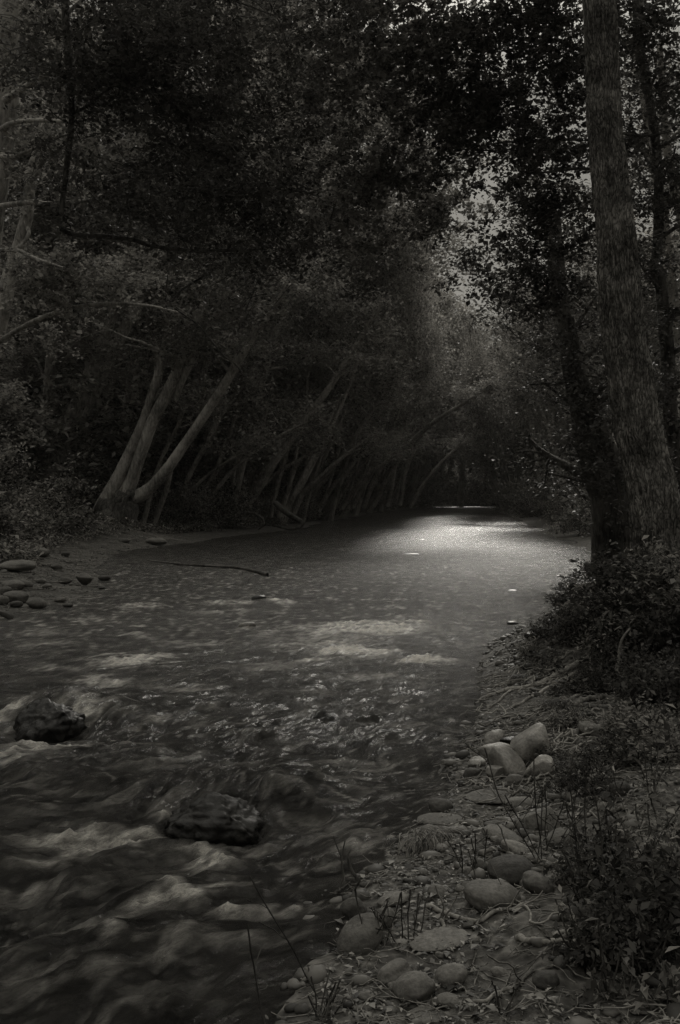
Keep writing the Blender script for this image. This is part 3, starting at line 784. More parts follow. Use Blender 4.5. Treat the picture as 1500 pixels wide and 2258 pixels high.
tag(o, 'loose gravel of the bar on the left bank', 'gravel', kind='stuff')

# ------------------------------------------------------------------ trees
def stem_from_pixels(path, d0, d1, n=26, wob=0.02, seed=0):
    p = np.array([at(a, b, 1.0) for a, b, _ in path])
    L_ = np.linspace(0, 1, len(path))
    d = d0 + (d1 - d0) * L_
    pts = np.array([at(a, b, dd) for (a, b, _), dd in zip(path, d)])
    rad = np.array([w / 2 / F * dd for (_, _, w), dd in zip(path, d)])
    c = catmull(np.hstack([pts, rad[:, None]]), n)
    rng = np.random.default_rng(seed)
    pts, rad = c[:, :3], np.maximum(c[:, 3], 0.004)
    pts = pts + wob * rad[:, None] * 10 * np.stack([n2(np.linspace(0, 6, n), np.full(n, seed + .5), 3), n2(np.linspace(0, 6, n), np.full(n, seed + 7.5), 4), np.zeros(n)], 1)
    return pts, rad

def grow(Tb, pts, rad, rng, f0=0.4, limbs=12, ln=3.0, sub=5, bias=(0, 0, 0.2), tips=None, subln=0.45, grav=-0.25):
    n = len(pts)
    tips = tips if tips is not None else []
    for i in range(limbs):
        f = f0 + (1 - f0) * (i + rng.random()) / limbs
        k = min(int(f * (n - 1)), n - 2)
        a = rng.uniform(0, 2 * math.pi)
        d = np.array([math.cos(a), math.sin(a), rng.uniform(0.1, 0.7)]) + np.array(bias)
        l_ = ln * rng.uniform(0.55, 1.15) * (1.15 - 0.5 * (f - f0) / (1 - f0 + 1e-6))
        bp = branch(Tb, pts[k], d, l_, max(rad[k] * 0.45, 0.008), rng, 4, 6, 0.4, grav * 0.3)
        tips += [bp[-1], bp[-2]]
        for j in range(sub):
            q = 1 + int(rng.random() * 5)
            d2 = (bp[q] - bp[q - 1]); d2 = d2 / np.linalg.norm(d2) + rng.normal(size=3) * 0.7
            sp = branch(Tb, bp[q], d2, l_ * subln * rng.uniform(0.5, 1.2), max(rad[k] * 0.14, 0.005), rng, 3, 4, 0.6, grav)
            tips += [sp[-1], sp[2], sp[-1] * 0.5 + sp[-2] * 0.5]
    return tips

def finish_tree(name, label, base, trunk_mesh_objs, cat='tree', group=None):
    root = empty(name, tuple(base)); tag(root, label, cat, group)
    for nm, me in trunk_mesh_objs:
        o = link(nm, me, root)
    return root

class Rel(Tubes):
    """tubes whose vertices are stored relative to a base point"""
    def __init__(s, base): super().__init__(); s.base = np.asarray(base, float)
    def mesh(s, name, mat):
        s.V = [v - s.base for v in s.V]
        return super().mesh(name, mat)

def bark_disp(seed, amp=0.10, fu=10, fv=3.0):
    def f(t, th, pts):
        L_ = np.linalg.norm(pts[-1] - pts[0])
        a = th * fu / (2 * math.pi)
        x = np.cos(th) * 1.9 + 0 * t; y = np.sin(th) * 1.9 + 0 * t
        v = t * L_ * fv
        q = np.abs(n2(x * 2.6 + 0.35 * n2(v * .6, x, seed + 5), v * 0.45 + y * 3.1, seed)) + 0.5 * np.abs(n2(x * 5.5 + seed, v * 1.1 + y * 6.0, seed + 2))
        return 1 + amp * (q - 0.4) + 0.05 * n2(x * .8 + 3, v * 0.25 + y, seed + 9)
    return f

def pix_tree(name, label, stems, group=None, bark=None, leaf=None, leafsize=0.13, limbs=10, ln=2.6, f0=0.55, per=55, sub=4,
             bias=(0.25, -0.1, 0.2), seed=0, r=0.42, flare=1.0, spray=True, fine=False):
    rng = np.random.default_rng(seed + 100)
    built = []
    for (path, d0, d1) in stems:
        built.append(stem_from_pixels(path, d0, d1, 90 if fine else 26, 0.02, seed + len(built) * 3))
    base = built[0][0][0].copy()
    T1, T2, tips = Rel(base), Rel(base), []
    for i, (pts, rad) in enumerate(built):
        if fine: T1.add(pts, rad * 0.93, 150, bark_disp(seed + i, 0.30))
        else: T1.add(pts, rad, 14, bark_disp(seed + i, 0.16, 6, 2.0))
        if limbs: grow(T2, pts, rad, rng, f0, limbs, ln, sub, bias, tips)
    parts = [('trunk', T1.mesh('trunk', bark))]
    if limbs:
        parts.append(('branches', T2.mesh('branches', bark)))
        if spray:
            tp = np.array(tips)
            c, tone = sprays(tp, per, r, 0.4, rng)
            parts.append(('foliage', leaf_mesh('foliage', c - base, leafsize, leaf, rng, val=tone)))
    return finish_tree(name, label, base, parts, 'tree', group)

# --- the many-stemmed alder on the clay bank and its neighbours (left bank)
pix_tree('alder_tree', 'biggest leaning alder on the left bank, pale stems fanning from one black stump', [
    ([(232, 1190, 88), (228, 1150, 62), (240, 1095, 34), (272, 1030, 26), (308, 950, 23), (338, 865, 21), (358, 790, 20), (376, 725, 19), (400, 640, 16), (425, 540, 12)], 38, 37),
    ([(236, 1188, 70), (262, 1110, 52), (286, 1065, 30), (310, 1000, 27), (340, 925, 27), (380, 848, 25), (410, 775, 23), (436, 715, 21), (470, 630, 18), (510, 540, 12)], 38.2, 36.5),
    ([(290, 1102, 36), (330, 1078, 27), (370, 1035, 25), (410, 978, 22), (450, 918, 21), (488, 862, 20), (516, 812, 18), (552, 755, 15), (598, 690, 12), (650, 600, 8)], 38, 35),
    ([(385, 880, 16), (402, 836, 17), (440, 752, 17), (478, 690, 16), (506, 628, 14), (540, 550, 10)], 37.5, 36.5),
], bark=M_BARK_MID, leaf=M_LEAF_MID, leafsize=0.12, limbs=9, ln=3.0, f0=0.62, per=50, seed=1)
_st = [o for o in bpy.data.objects if o.get('label', '').startswith('biggest leaning alder')][0]
_b = np.array(_st.location); _T = Rel(_b)
for pth in ([(205, 1200, 60), (222, 1168, 74), (238, 1130, 60), (262, 1092, 34)], [(262, 1200, 50), (258, 1160, 66), (272, 1112, 52), (288, 1085, 30)], [(180, 1200, 16), (196, 1180, 26), (220, 1150, 40)], [(300, 1185, 14), (280, 1165, 26), (262, 1140, 40)]):
    _p, _r = stem_from_pixels(pth, 37.6, 37.9, 24, 0.05, 3); _T.add(_p, _r, 20, bark_disp(12, 0.5, 5, 2.5))
link('stump', _T.mesh('stump', M_BARK_DARK), _st)
SL = 'slanting alders along the left bank'
_T = np.exp(np.linspace(math.log(1.6), math.log(280), 2600))
for i_, (lb, st, kw) in enumerate([
    ('upright pale alder trunk rising behind the biggest leaning alder', [([(298, 880, 15), (305, 775, 16), (314, 675, 17), (308, 560, 17), (303, 470, 15), (290, 330, 13)], 47, 47)], dict(limbs=14, ln=3.2, f0=0.5)),
    ('slim alder between the fan of stems and the dark thicket', [([(432, 905, 13), (450, 825, 14), (470, 762, 14), (492, 690, 13), (520, 560, 10)], 46, 45)], dict(limbs=10)),
    ('forked slim alder with bare side twigs left of the thick slanting one', [([(458, 985, 15), (480, 920, 16), (505, 858, 15), (528, 795, 14), (562, 700, 13), (575, 610, 10)], 46, 44),], dict(limbs=11, f0=0.3)),
    ('thick slanting alder rising straight from the water edge in the left row', [([(508, 1125, 26), (528, 1045, 20), (545, 972, 19), (560, 900, 18), (578, 845, 17), (605, 740, 14), (640, 610, 10)], 52, 50)], dict()),
    ('long straight alder leaning far out from the driftwood root', [([(522, 1140, 26), (565, 1083, 19), (606, 1018, 18), (647, 962, 17), (688, 908, 16), (728, 852, 14), (778, 775, 12), (840, 670, 8)], 51, 47)], dict()),
    ('shaded alder behind the long straight leaning one', [([(600, 1110, 18), (622, 1030, 14), (645, 950, 13), (668, 880, 12), (700, 790, 10), (730, 690, 7)], 62, 60)], dict()),
    ('paired grey alder stems behind the curved driftwood', [([(650, 1125, 16), (690, 1045, 12), (706, 960, 12), (716, 880, 11), (730, 790, 8)], 66, 65), ([(655, 1120, 14), (676, 1040, 11), (690, 960, 11), (712, 850, 9)], 66, 67)], dict()),
    ('thin whip like alder bowed across the middle of the left row', [([(648, 1122, 12), (702, 1064, 10), (752, 1008, 9), (800, 938, 9), (878, 812, 7)], 64, 58)], dict(limbs=6)),
    ('dark slanting alder crossing in front of the farther row', [([(700, 1128, 14), (745, 1070, 12), (785, 1000, 12), (812, 930, 10), (875, 815, 8)], 72, 66)], dict(limbs=7)),
    ('fallen looking alder trunk reaching low across the river', [([(800, 1125, 14), (850, 1050, 11), (890, 992, 11), (955, 932, 10), (1030, 885, 8), (1080, 850, 5)], 86, 76)], dict(limbs=7, ln=2.0)),
]):
    pix_tree('alder_tree', lb, st, SL, M_BARK_MID, M_LEAF_MID, 0.14, per=45, seed=20 + i_, **{**dict(limbs=9, ln=2.6, f0=0.72), **kw})

_q = np.random.default_rng(5150)
for i_ in range(24):
    x0 = (590 + 24 * i_ if i_ < 14 else 320 + 24 * (i_ - 14)) + _q.uniform(-8, 8); d_ = (52 + i_ * 3.2 if i_ < 14 else 43 + (i_ - 14) * 0.9) + _q.uniform(-2, 2); y0 = 1095 + 1.5 / d_ * F - 18
    ln_ = _q.uniform(190, 330) * 52 / d_ * 1.1; th_ = math.radians(_q.uniform(8, 48)); w_ = _q.uniform(7, 12)
    pth = [(x0 + ln_ * f * math.sin(th_ * (0.65 + 0.5 * f)) + _q.normal() * 3, y0 - ln_ * f * math.cos(th_ * (0.65 + 0.5 * f)), w_ * (1.15 - 0.6 * f)) for f in (0, .25, .5, .75, 1)]
    pix_tree('alder_tree', 'thin leaning alder stem among the crowded trunks at the left waterline', [(pth, d_, d_ - 1.5)], 'thin stems crowding the left waterline',
             M_BARK_MID, M_LEAF_MID, 0.15, limbs=7, ln=1.8, f0=0.78, per=10, sub=3, seed=500 + i_)
# --- prototype leaning alders, copied along both banks
def proto_tree(seed, h=15.0, lean=0.55, stems=3, leafsize=0.2, per=42, leaf=None, bark=None, limbs=11, sub=4, ln=3.6, low=0.3):
    rng = np.random.default_rng(seed)
    T1, T2, tips = Tubes(), Tubes(), []
    for s in range(stems):
        a = rng.normal() * 0.35
        hh = h * rng.uniform(0.75, 1.05); ll = lean * rng.uniform(0.6, 1.25)
        n = 16; t = np.linspace(0, 1, n)
        x = ll * hh * (t * 0.9 + 0.15 * np.sin(t * 3)) * math.cos(a); y = ll * hh * t * math.sin(a) + rng.normal() * 0.3
        z = hh * (t + 0.12 * t * (1 - t))
        pts = np.stack([x + (1 - t) * rng.normal() * 0.15, y, z - 0.3], 1) + 0.12 * np.stack([n2(t * 4, t * 0 + seed + s, 1), n2(t * 4, t * 0 + seed - s, 2), 0 * t], 1)
        rad = (0.17 if stems > 1 else 0.24) * hh / 15 * (1.15 - t) ** 0.8 + 0.012; rad[0] *= 1.7; rad[1] *= 1.15
        T1.add(pts, rad, 9, bark_disp(seed + s, 0.15, 5, 1.5))
        grow(T2, pts, rad, rng, low, limbs, ln, sub, (0.2, 0, 0.15), tips, grav=-0.5)
    tp = np.array(tips)
    c, tone = sprays(tp, per, 0.62, 0.42, rng)
    return [('trunk', T1.mesh('trunk', bark)), ('branches', T2.mesh('branches', bark)), ('foliage', leaf_mesh('foliage', c, leafsize, leaf, rng, val=tone))]

PROTOS = {
    'mid': [proto_tree(301 + i, 15, 0.55, 3, 0.17, 46, M_LEAF_MID, M_BARK_MID, low=0.58) for i in range(3)],
    'up': [proto_tree(331 + i, 17, 0.12, 1, 0.2, 95, M_LEAF_MID, M_BARK_MID, limbs=22, sub=5, ln=4.2, low=0.15) for i in range(2)],
    'far': [proto_tree(351 + i, 16, 0.4, 2, 0.34, 24, M_LEAF_FAR, M_BARK_MID) for i in range(2)],
}
def place_tree(kind, x, y, face, sc, rng, label, group, name='alder_tree', sink=0.1, squash=1.0):
    pr = PROTOS[kind][int(rng.random() * len(PROTOS[kind]))]
    root = empty(name, (x, y, float(ground_h(x, y)) - sink)); tag(root, label, 'tree', group)
    root.rotation_euler = (0, 0, face); root.scale = (sc * squash, sc, sc * rng.uniform(0.92, 1.1))
    for nm, me in pr:
        link(nm, me, root)
    return root

rng = np.random.default_rng(77)
y = 57.0
while y < 172:
    x = float(bank_l(y)) - rng.uniform(0.4, 1.8)
    place_tree('mid' if y < 100 else 'far', x, y, rng.normal() * 0.35, rng.uniform(0.9, 1.15) * (1 + y / 250), rng,
               'slanting grey alder in the row lining the left waterline of the far river', 'far row of slanting alders on the left waterline', squash=0.62)
    y += rng.uniform(4.0, 6.5) * (1 + y / 200)
for (s0, s1, ya, yb, st, sc, kind, lb, gp) in [
    (4, 8, 40, 170, 6.0, 1.0, 'up', 'leafy tree standing behind the slanting row on the left bank', 'trees behind the left row'),
    (11, 17, 36, 170, 7.5, 1.15, 'up', 'tall leafy tree on the lower slope of the left hillside', 'trees low on the left hillside'),
    (20, 32, 40, 170, 9.0, 1.3, 'up', 'tall tree high on the left hillside filling the upper left', 'trees high on the left hillside'),
    (36, 50, 60, 180, 12.0, 1.5, 'far', 'far tree along the top of the left hillside', 'trees on the crest of the left hillside'),
]:
    y = ya
    while y < yb:
        x = float(bank_l(y)) - rng.uniform(s0, s1)
        if abs((x / y) + 0.08) < 0.36:
            place_tree(kind if y < 110 else 'far', x, y, rng.uniform(-0.6, 0.6), (1 + y / 220) * sc * rng.uniform(0.85, 1.15), rng, lb, gp, 'broadleaf_tree')
        y += st * rng.uniform(0.7, 1.3)
# right bank
y = 40.0
while y < 165:
    x = float(bank_r(y)) + rng.uniform(0.6, 2.2) + (2.5 if y < 90 else 0)
    place_tree('mid' if y < 100 else 'far', x, y, math.pi * (0.62 if y < 90 else 0.8) + rng.normal() * 0.3, rng.uniform(0.62, 0.8) * (1 + y / 160), rng,
               'alder leaning left over the water from the right bank farther down the river', 'leaning alders on the right waterline', squash=0.6)
    y += rng.uniform(5.5, 8.0) * (1 + y / 200)
for (s0, s1, ya, yb, st, sc, kind, lb, gp) in [
    (5, 10, 44, 170, 10, 0.66, 'up', 'low leafy tree behind the waterline alders of the right bank', 'trees behind the right row'),
    (12, 22, 60, 170, 12, 0.75, 'up', 'leafy tree farther back on the right bank', 'trees back from the right bank'),
]:
    y = ya
    while y < yb:
        x = float(bank_r(y)) + rng.uniform(s0, s1)
        if x / y < 0.42:
            place_tree(kind if y < 110 else 'far', x, y, math.pi + rng.uniform(-0.6, 0.6), sc * rng.uniform(0.85, 1.1) * (1 + y / 110), rng, lb, gp, 'broadleaf_tree')
        y += st * rng.uniform(0.7, 1.3)
# the trees that close the far bend
for i in range(26):
    a = rng.uniform(-0.02, 0.34); yy = rng.uniform(168, 215)
    x = a * yy
    place_tree('far', x, yy, rng.uniform(0, 6.28), rng.uniform(1.5, 2.1), rng, 'tree closing the view at the far bend of the river', 'trees at the far bend', 'broadleaf_tree')

EXTRA_END = True
# ------------------------------------------------------------------ shrubs
def shrub_proto(seed, r=1.0, h=1.3, n=3500, size=0.06, mat=None, stems=14, flat=0.5, twigmat=None):
    rng = np.random.default_rng(seed)
    T = Tubes(); tips = []
    for i in range(stems):
        a = rng.uniform(0, 6.28); el = rng.uniform(0.2, 1.3)
        d = np.array([math.cos(a) * math.cos(el), math.sin(a) * math.cos(el), math.sin(el)])
        l_ = rng.uniform(0.6, 1.1) * (r * math.cos(el) + h * math.sin(el))
        p = branch(T, (rng.normal() * 0.08 * r, rng.normal() * 0.08 * r, -0.05), d, l_, 0.012 * h, rng, 4, 7, 0.5, -0.4)
        tips += list(p[2:])
        for j in range(4):
            q = rng.integers(2, 6)
            sp = branch(T, p[q], (p[q] - p[q - 1]) + rng.normal(size=3) * 0.15 * l_, l_ * 0.4, 0.005 * h, rng, 3, 4, 0.7, -0.4)
            tips += list(sp[1:])
    tp = np.array(tips)
    c, tone = sprays(tp, max(1, n // len(tp)), 0.13 * r, 0.6, rng)
    c = c[c[:, 2] > -0.02]
    return [('stems', T.mesh('stems', twigmat or M_BARK_DARK)), ('foliage', leaf_mesh('foliage', c, size, mat, rng, up=0.3, aspect=0.5))]
SHR = {
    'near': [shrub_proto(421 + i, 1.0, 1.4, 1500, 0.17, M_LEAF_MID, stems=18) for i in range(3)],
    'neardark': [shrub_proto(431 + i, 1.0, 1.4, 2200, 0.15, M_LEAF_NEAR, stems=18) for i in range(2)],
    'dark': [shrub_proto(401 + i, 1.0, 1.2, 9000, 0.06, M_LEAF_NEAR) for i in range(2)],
    'mid': [shrub_proto(411 + i, 1.0, 1.3, 9000, 0.075, M_LEAF_MID) for i in range(3)],
}
def place_shrub(kind, x, y, sc, rng, label, group=None, name='shrub', cat='shrub', z=None):
    pr = SHR[kind][int(rng.random() * len(SHR[kind]))]
    root = empty(name, (x, y, float(ground_h(x, y)) if z is None else z)); tag(root, label, cat, group)
    root.rotation_euler = (0, 0, rng.uniform(0, 6.28)); root.scale = (sc, sc, sc * rng.uniform(0.85, 1.2))
    for nm, me in pr: link(nm, me, root)
    return root
# left bank understory
for (s0, s1, ya, yb, st, sc, gp, lb) in [
    (1.6, 3.0, 44, 160, 3.2, 1.3, 'shrubs at the foot of the left row', 'low shrub at the foot of the slanting alders on the left bank'),
    (4.5, 7, 26, 150, 3.6, 1.8, 'shrubs in the left thicket', 'dense shrub in the dark thicket behind the left bank'),
    (8, 11, 28, 120, 4.0, 2.9, 'tall shrubs on the left slope', 'tall dense shrub on the shaded slope behind the left bank'),
    (12, 17, 32, 100, 5.0, 3.4, 'tall shrubs higher on the left slope', 'tall bushy growth higher on the shaded left slope'),
]:
    y = ya
    while y < yb:
        x = float(bank_l(y)) - rng.uniform(s0, s1)
        if x / y > -0.42:
            place_shrub('mid', x, y, sc * rng.uniform(0.75, 1.25) * (1 + y / 250), rng, lb, gp)
        y += st * rng.uniform(0.6, 1.3) * (1 + y / 150)
for i in range(30):
    a = rng.uniform(0.03, 0.30); yy = rng.uniform(152, 172)
    if bank_l(yy) - 2 < a * yy < bank_r(yy) + 2: continue
    place_shrub('mid', a * yy, yy, rng.uniform(3, 5.5), rng, 'bushy growth closing the far bend at water level', 'bushes at the far bend')
for i in range(24):
    a = rng.uniform(0.05, 0.2); yy = rng.uniform(185, 215)
    place_shrub('mid', a * yy, yy, rng.uniform(5, 8), rng, 'tall bushy growth beyond the far bend', 'tall bushes beyond the far bend')
# right bank understory
for (s0, s1, ya, yb, st, sc, gp, lb) in [
    (1.2, 2.6, 40, 155, 5.0, 1.1, 'shrubs trailing into the water of the right bank', 'low shrub trailing over the far right waterline'),
    (3.0, 6.5, 17, 150, 3.0, 1.7, 'shrubs behind the right trunks', 'dark shrub filling the shade behind the right bank trunks'),
    (7, 12, 17, 120, 4.0, 2.6, 'tall shrubs behind the right trunks', 'tall dark shrub deep in the right hand wood'),
]:
    y = ya
    while y < yb:
        x = float(bank_r(y)) + rng.uniform(s0, s1)
        if x / y < 0.42:
            place_shrub('mid', x, y, sc * rng.uniform(0.75, 1.25) * (1 + y / 250), rng, lb, gp)
        y += st * rng.uniform(0.6, 1.3) * (1 + y / 150)
for (px, py, d_, sc, lb) in [
    (40, 1130, 33, 2.0, 'feathery pale shrub at the left edge above the gravel bar'),
    (10, 1180, 29, 1.6, 'low leafy shrub at the left edge just behind the gravel bar'),
    (390, 1150, 44, 1.3, 'small dark shrub on top of the clay bank right of the stump'),
    (470, 1150, 47, 1.2, 'small shrub at the right end of the clay bank'),
]:
    x_, y_ = (px - 750) / F * d_, d_
    place_shrub('mid', x_, y_, sc, rng, lb)

# ------------------------------------------------------------------ big trees of the right bank
RT = pix_tree('alder_tree', 'thickest furrowed trunk rising the full height of the right side', [
    ([(1478, 1345, 250), (1462, 1270, 150), (1450, 1195, 122), (1430, 1060, 105), (1408, 930, 101), (1392, 800, 98), (1378, 670, 94), (1362, 540, 88), (1345, 400, 80), (1332, 260, 75), (1322, 130, 72), (1315, 0, 70), (1308, -160, 64), (1300, -400, 50)], 13.6, 13.2),
], bark=M_BARK_BIG, seed=61, limbs=0, fine=True)
pix_tree('alder_tree', 'black ivy clad trunk with a grey stem leaning on it, behind the thickest trunk', [
    ([(1362, 1300, 110), (1352, 1215, 86), (1338, 1130, 74), (1312, 1025, 64), (1288, 925, 54), (1262, 820, 44), (1246, 720, 36), (1234, 620, 34), (1222, 480, 26)], 21.5, 21),
    ([(1392, 1240, 50), (1388, 1170, 42), (1386, 1105, 38), (1348, 1000, 30), (1312, 905, 28), (1280, 825, 24), (1255, 700, 18)], 20.8, 20.4),
], bark=M_BARK_DARK, leaf=M_LEAF_NEAR, leafsize=0.09, limbs=12, ln=1.6, f0=0.25, per=22, seed=62, bias=(-0.2, 0, 0), r=0.3)
for i_, (lb, st, bk, kw) in enumerate([
    ('thin dark tree nearest the right of the thickest trunk at the top', [([(1445, 620, 24), (1452, 470, 22), (1448, 330, 21), (1430, 200, 19), (1408, 70, 18), (1395, -120, 14)], 19, 18)], M_BARK_DARK, dict(f0=0.1, limbs=12, ln=1.8)),
    ('pale patched slim tree slanting at the upper right', [([(1500, 760, 26), (1480, 600, 25), (1462, 480, 24), (1440, 340, 22), (1420, 200, 20), (1405, 40, 16)], 23, 22)], M_BARK_PALE, dict(f0=0.1, limbs=12, ln=1.8)),
    ('slim pale tree cut by the right edge of the photo', [([(1530, 640, 24), (1505, 500, 22), (1480, 380, 20), (1465, 260, 17), (1455, 100, 14)], 21, 21)], M_BARK_PALE, dict(f0=0.1, limbs=10, ln=1.6)),
    ('slender tree with broken side twigs in the gap left of the thickest trunk', [([(1232, 700, 22), (1218, 580, 17), (1205, 500, 16), (1192, 430, 14), (1170, 330, 10)], 34, 34)], M_BARK_MID, dict(f0=0.2, limbs=12, ln=2.0)),
    ('shaded trunk at the right edge beside the thickest trunk', [([(1525, 1240, 50), (1500, 1050, 36), (1478, 900, 32), (1468, 740, 30), (1455, 600, 24)], 18, 18)], M_BARK_DARK, dict(f0=0.1, limbs=10, ln=1.6)),
]):
    pix_tree('slim_tree', lb, st, 'slim trees in the right hand wood', bk, M_LEAF_NEAR if bk is M_BARK_DARK else M_LEAF_MID, 0.085, per=26, seed=70 + i_, bias=(0, 0, 0.1), r=0.32, **kw)

# ------------------------------------------------------------------ overhanging boughs, near the camera
def bough(name, label, base_path, d0, d1, blobs, leafsize, mat, bark, seed, per=30, group=None, extra=(), twigs=0.6):
    """a tree whose stem is base_path; blobs (px, py, rx, ry, depth, count) say where its leafy branchlets hang"""
    rng = np.random.default_rng(seed)
    pts, rad = stem_from_pixels(base_path, d0, d1, 40, 0.02, seed)
    base = pts[0].copy(); T1, T2 = Rel(base), Rel(base)
    T1.add(pts, rad, 16, bark_disp(seed, 0.14, 6, 2.0))
    for (pp, e0, e1) in extra:
        p_, r_ = stem_from_pixels(pp, e0, e1, 24, 0.04, seed + 5)
        T2.add(p_, r_, 8, bark_disp(seed, 0.14, 4, 4))
    tips = []
    for (px, py, rx, ry, d, cnt) in blobs:
        c0 = at(px, py, d); sx, sz = rx / F * d, ry / F * d
        for i in range(cnt):
            o = c0 + np.array([rng.normal() * sx * 0.55, rng.normal() * max(sx, sz) * 0.6, rng.normal() * sz * 0.55])
            dr = np.array([rng.normal(), rng.normal(), rng.normal() * 0.45])
            b = branch(T2, o, dr, twigs * 1.25 * rng.uniform(0.6, 1.4), 0.008, rng, 4, 6, 0.7, -0.3)
            tips += list(b[1:])
    tp = np.array(tips)
    c, tone = sprays(tp, int(per * 0.85), 0.085, 0.6, rng)
    parts = [('trunk', T1.mesh('trunk', bark)), ('branches', T2.mesh('branches', bark)),
             ('foliage', leaf_mesh('foliage', c - base, leafsize, mat, rng, up=0.35, aspect=0.75, val=tone))]
    return finish_tree(name, label, base, parts, 'tree', group)

bough('alder_tree', 'pale trunk cut by the left edge with bare limbs reaching right', 
      [(-70, 1150, 70), (-60, 900, 56), (-30, 600, 48), (0, 400, 46), (14, 250, 44), (20, 100, 46), (24, -40, 44), (20, -300, 34)], 21, 20,
      [(60, 330, 70, 60, 20, 16), (90, 600, 90, 50, 19, 22), (60, 60, 60, 60, 20, 12), (200, 590, 110, 40, 19, 22), (40, 880, 70, 60, 21, 10), (160, 640, 120, 40, 19, 18)],
      0.085, M_LEAF_MID, M_BARK_MID, 81, per=12,
      extra=[([(12, 222, 18), (50, 195, 14), (95, 168, 12), (150, 158, 7), (210, 150, 4)], 20, 19), ([(8, 285, 16), (30, 270, 12), (80, 266, 11), (145, 268, 8), (200, 280, 4)], 20, 18),
             ([(0, 455, 14), (60, 446, 12), (110, 449, 10), (200, 440, 6)], 20, 18), ([(-10, 760, 12), (60, 715, 10), (120, 690, 10), (175, 676, 9), (250, 670, 8), (330, 674, 5), (400, 690, 3)], 21, 18),
             ([(0, 345, 10), (30, 345, 12), (60, 335, 8), (120, 300, 5)], 20, 19), ([(-10, 552, 10), (40, 552, 9), (80, 570, 7), (140, 590, 4)], 20, 18),
             ([(10, 290, 10), (60, 320, 9), (110, 310, 9), (140, 290, 8)], 20, 20)])
bough('alder_tree', 'half hidden grey trunk slanting near the left edge in front of the thicket', 
      [(-40, 820, 46), (0, 700, 40), (22, 610, 32), (48, 530, 28), (62, 460, 26), (70, 380, 22), (110, 260, 24), (138, 180, 18), (150, 60, 12)], 25, 24,
      [(120, 400, 90, 70, 24, 18), (250, 600, 140, 60, 24, 26), (330, 620, 100, 40, 24, 16), (60, 740, 80, 40, 25, 14)], 0.09, M_LEAF_MID, M_BARK_MID, 82, per=9,
      extra=[([(60, 500, 10), (62, 520, 9), (35, 550, 8), (10, 545, 6)], 24.5, 24)])
bough('alder_tree', 'thin black trunk at upper left carrying the darkest hanging leaves', 
      [(135, 470, 12), (152, 330, 13), (158, 240, 14), (150, 120, 16), (145, 20, 17), (140, -150, 20), (120, -500, 24)], 12.5, 12,
      [(300, 140, 130, 90, 12.5, 95), (250, 60, 170, 70, 12, 60), (330, 215, 120, 60, 12.5, 55), (130, 110, 110, 60, 12, 30), (180, 330, 80, 60, 12.5, 26), (190, 200, 60, 40, 12, 16),
       (460, 60, 110, 70, 13, 34), (430, 290, 120, 70, 13, 40), (420, 180, 80, 70, 13, 30), (560, 300, 110, 90, 13.5, 30), (520, 150, 90, 90, 13.5, 26),
       (420, 420, 130, 55, 13.5, 46), (540, 420, 120, 70, 13.5, 48), (600, 500, 110, 40, 14, 34), (240, 430, 90, 50, 13, 22), (350, 490, 120, 30, 13, 24), (660, 400, 80, 90, 14, 30),
       (640, 240, 90, 90, 14, 22), (700, 80, 110, 80, 14, 26), (480, 545, 130, 30, 14, 26), (620, 590, 110, 35, 14, 24), (780, 180, 70, 110, 15, 20),
       (300, -120, 260, 110, 12, 60), (620, -120, 260, 110, 13, 50)],  # these two clusters hang unseen above the view, added to shade the bough
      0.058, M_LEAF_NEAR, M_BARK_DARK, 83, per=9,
      extra=[([(158, 250, 9), (190, 235, 7), (260, 180, 6), (330, 130, 4), (420, 100, 3)], 12.3, 12.8), ([(155, 160, 8), (230, 150, 7), (340, 210, 5), (460, 290, 3), (560, 330, 2)], 12.3, 13.5),
             ([(135, 505, 11), (165, 518, 11), (220, 520, 11), (290, 528, 10), (340, 543, 10), (420, 553, 9), (500, 553, 7), (580, 550, 4)], 13, 13.8),
             ([(90, 450, 8), (150, 452, 8), (210, 440, 6), (320, 430, 5), (400, 415, 3)], 13, 13.6), ([(380, 665, 5), (400, 640, 5), (440, 615, 6), (480, 590, 4)], 13.5, 14),
             ([(385, 680, 3), (440, 720, 3), (490, 780, 4), (520, 805, 3), (560, 850, 2)], 13.6, 14), ([(300, 300, 3), (340, 210, 3), (315, 260, 3), (260, 310, 2)], 13, 13.4),
             ([(150, 30, 9), (200, -10, 8), (300, -40, 7), (450, -20, 5), (620, 40, 3)], 12, 13.5)])
bough('alder_tree', 'black leaved crown that hangs from the top edge over the middle of the river', 
      [(1100, -900, 40), (1040, -600, 34), (960, -380, 28), (900, -200, 22), (860, -60, 12), (800, 60, 6)], 18, 17,
      [(860, 60, 90, 90, 17, 26), (840, 180, 100, 110, 17.5, 36), (780, 330, 80, 90, 18, 26), (880, 290, 100, 70, 18, 30), (700, 480, 90, 60, 18, 22), (820, 440, 80, 60, 18, 18), (960, 200, 60, 70, 17, 16), (1010, 60, 60, 50, 17, 14), (760, 20, 90, 70, 17, 30), (640, 60, 90, 70, 17, 30), (700, 200, 100, 80, 17.5, 40), (620, 330, 90, 70, 18, 30), (860, 380, 90, 60, 18, 34), (920, 100, 70, 60, 17, 20), (950, 420, 60, 40, 18.5, 14), (900, 480, 110, 40, 19, 30), (780, 540, 110, 50, 19, 34), (640, -60, 160, 60, 17, 30), (880, -60, 120, 60, 17, 26)],
      0.085, M_LEAF_MID, M_BARK_DARK, 84, per=16)
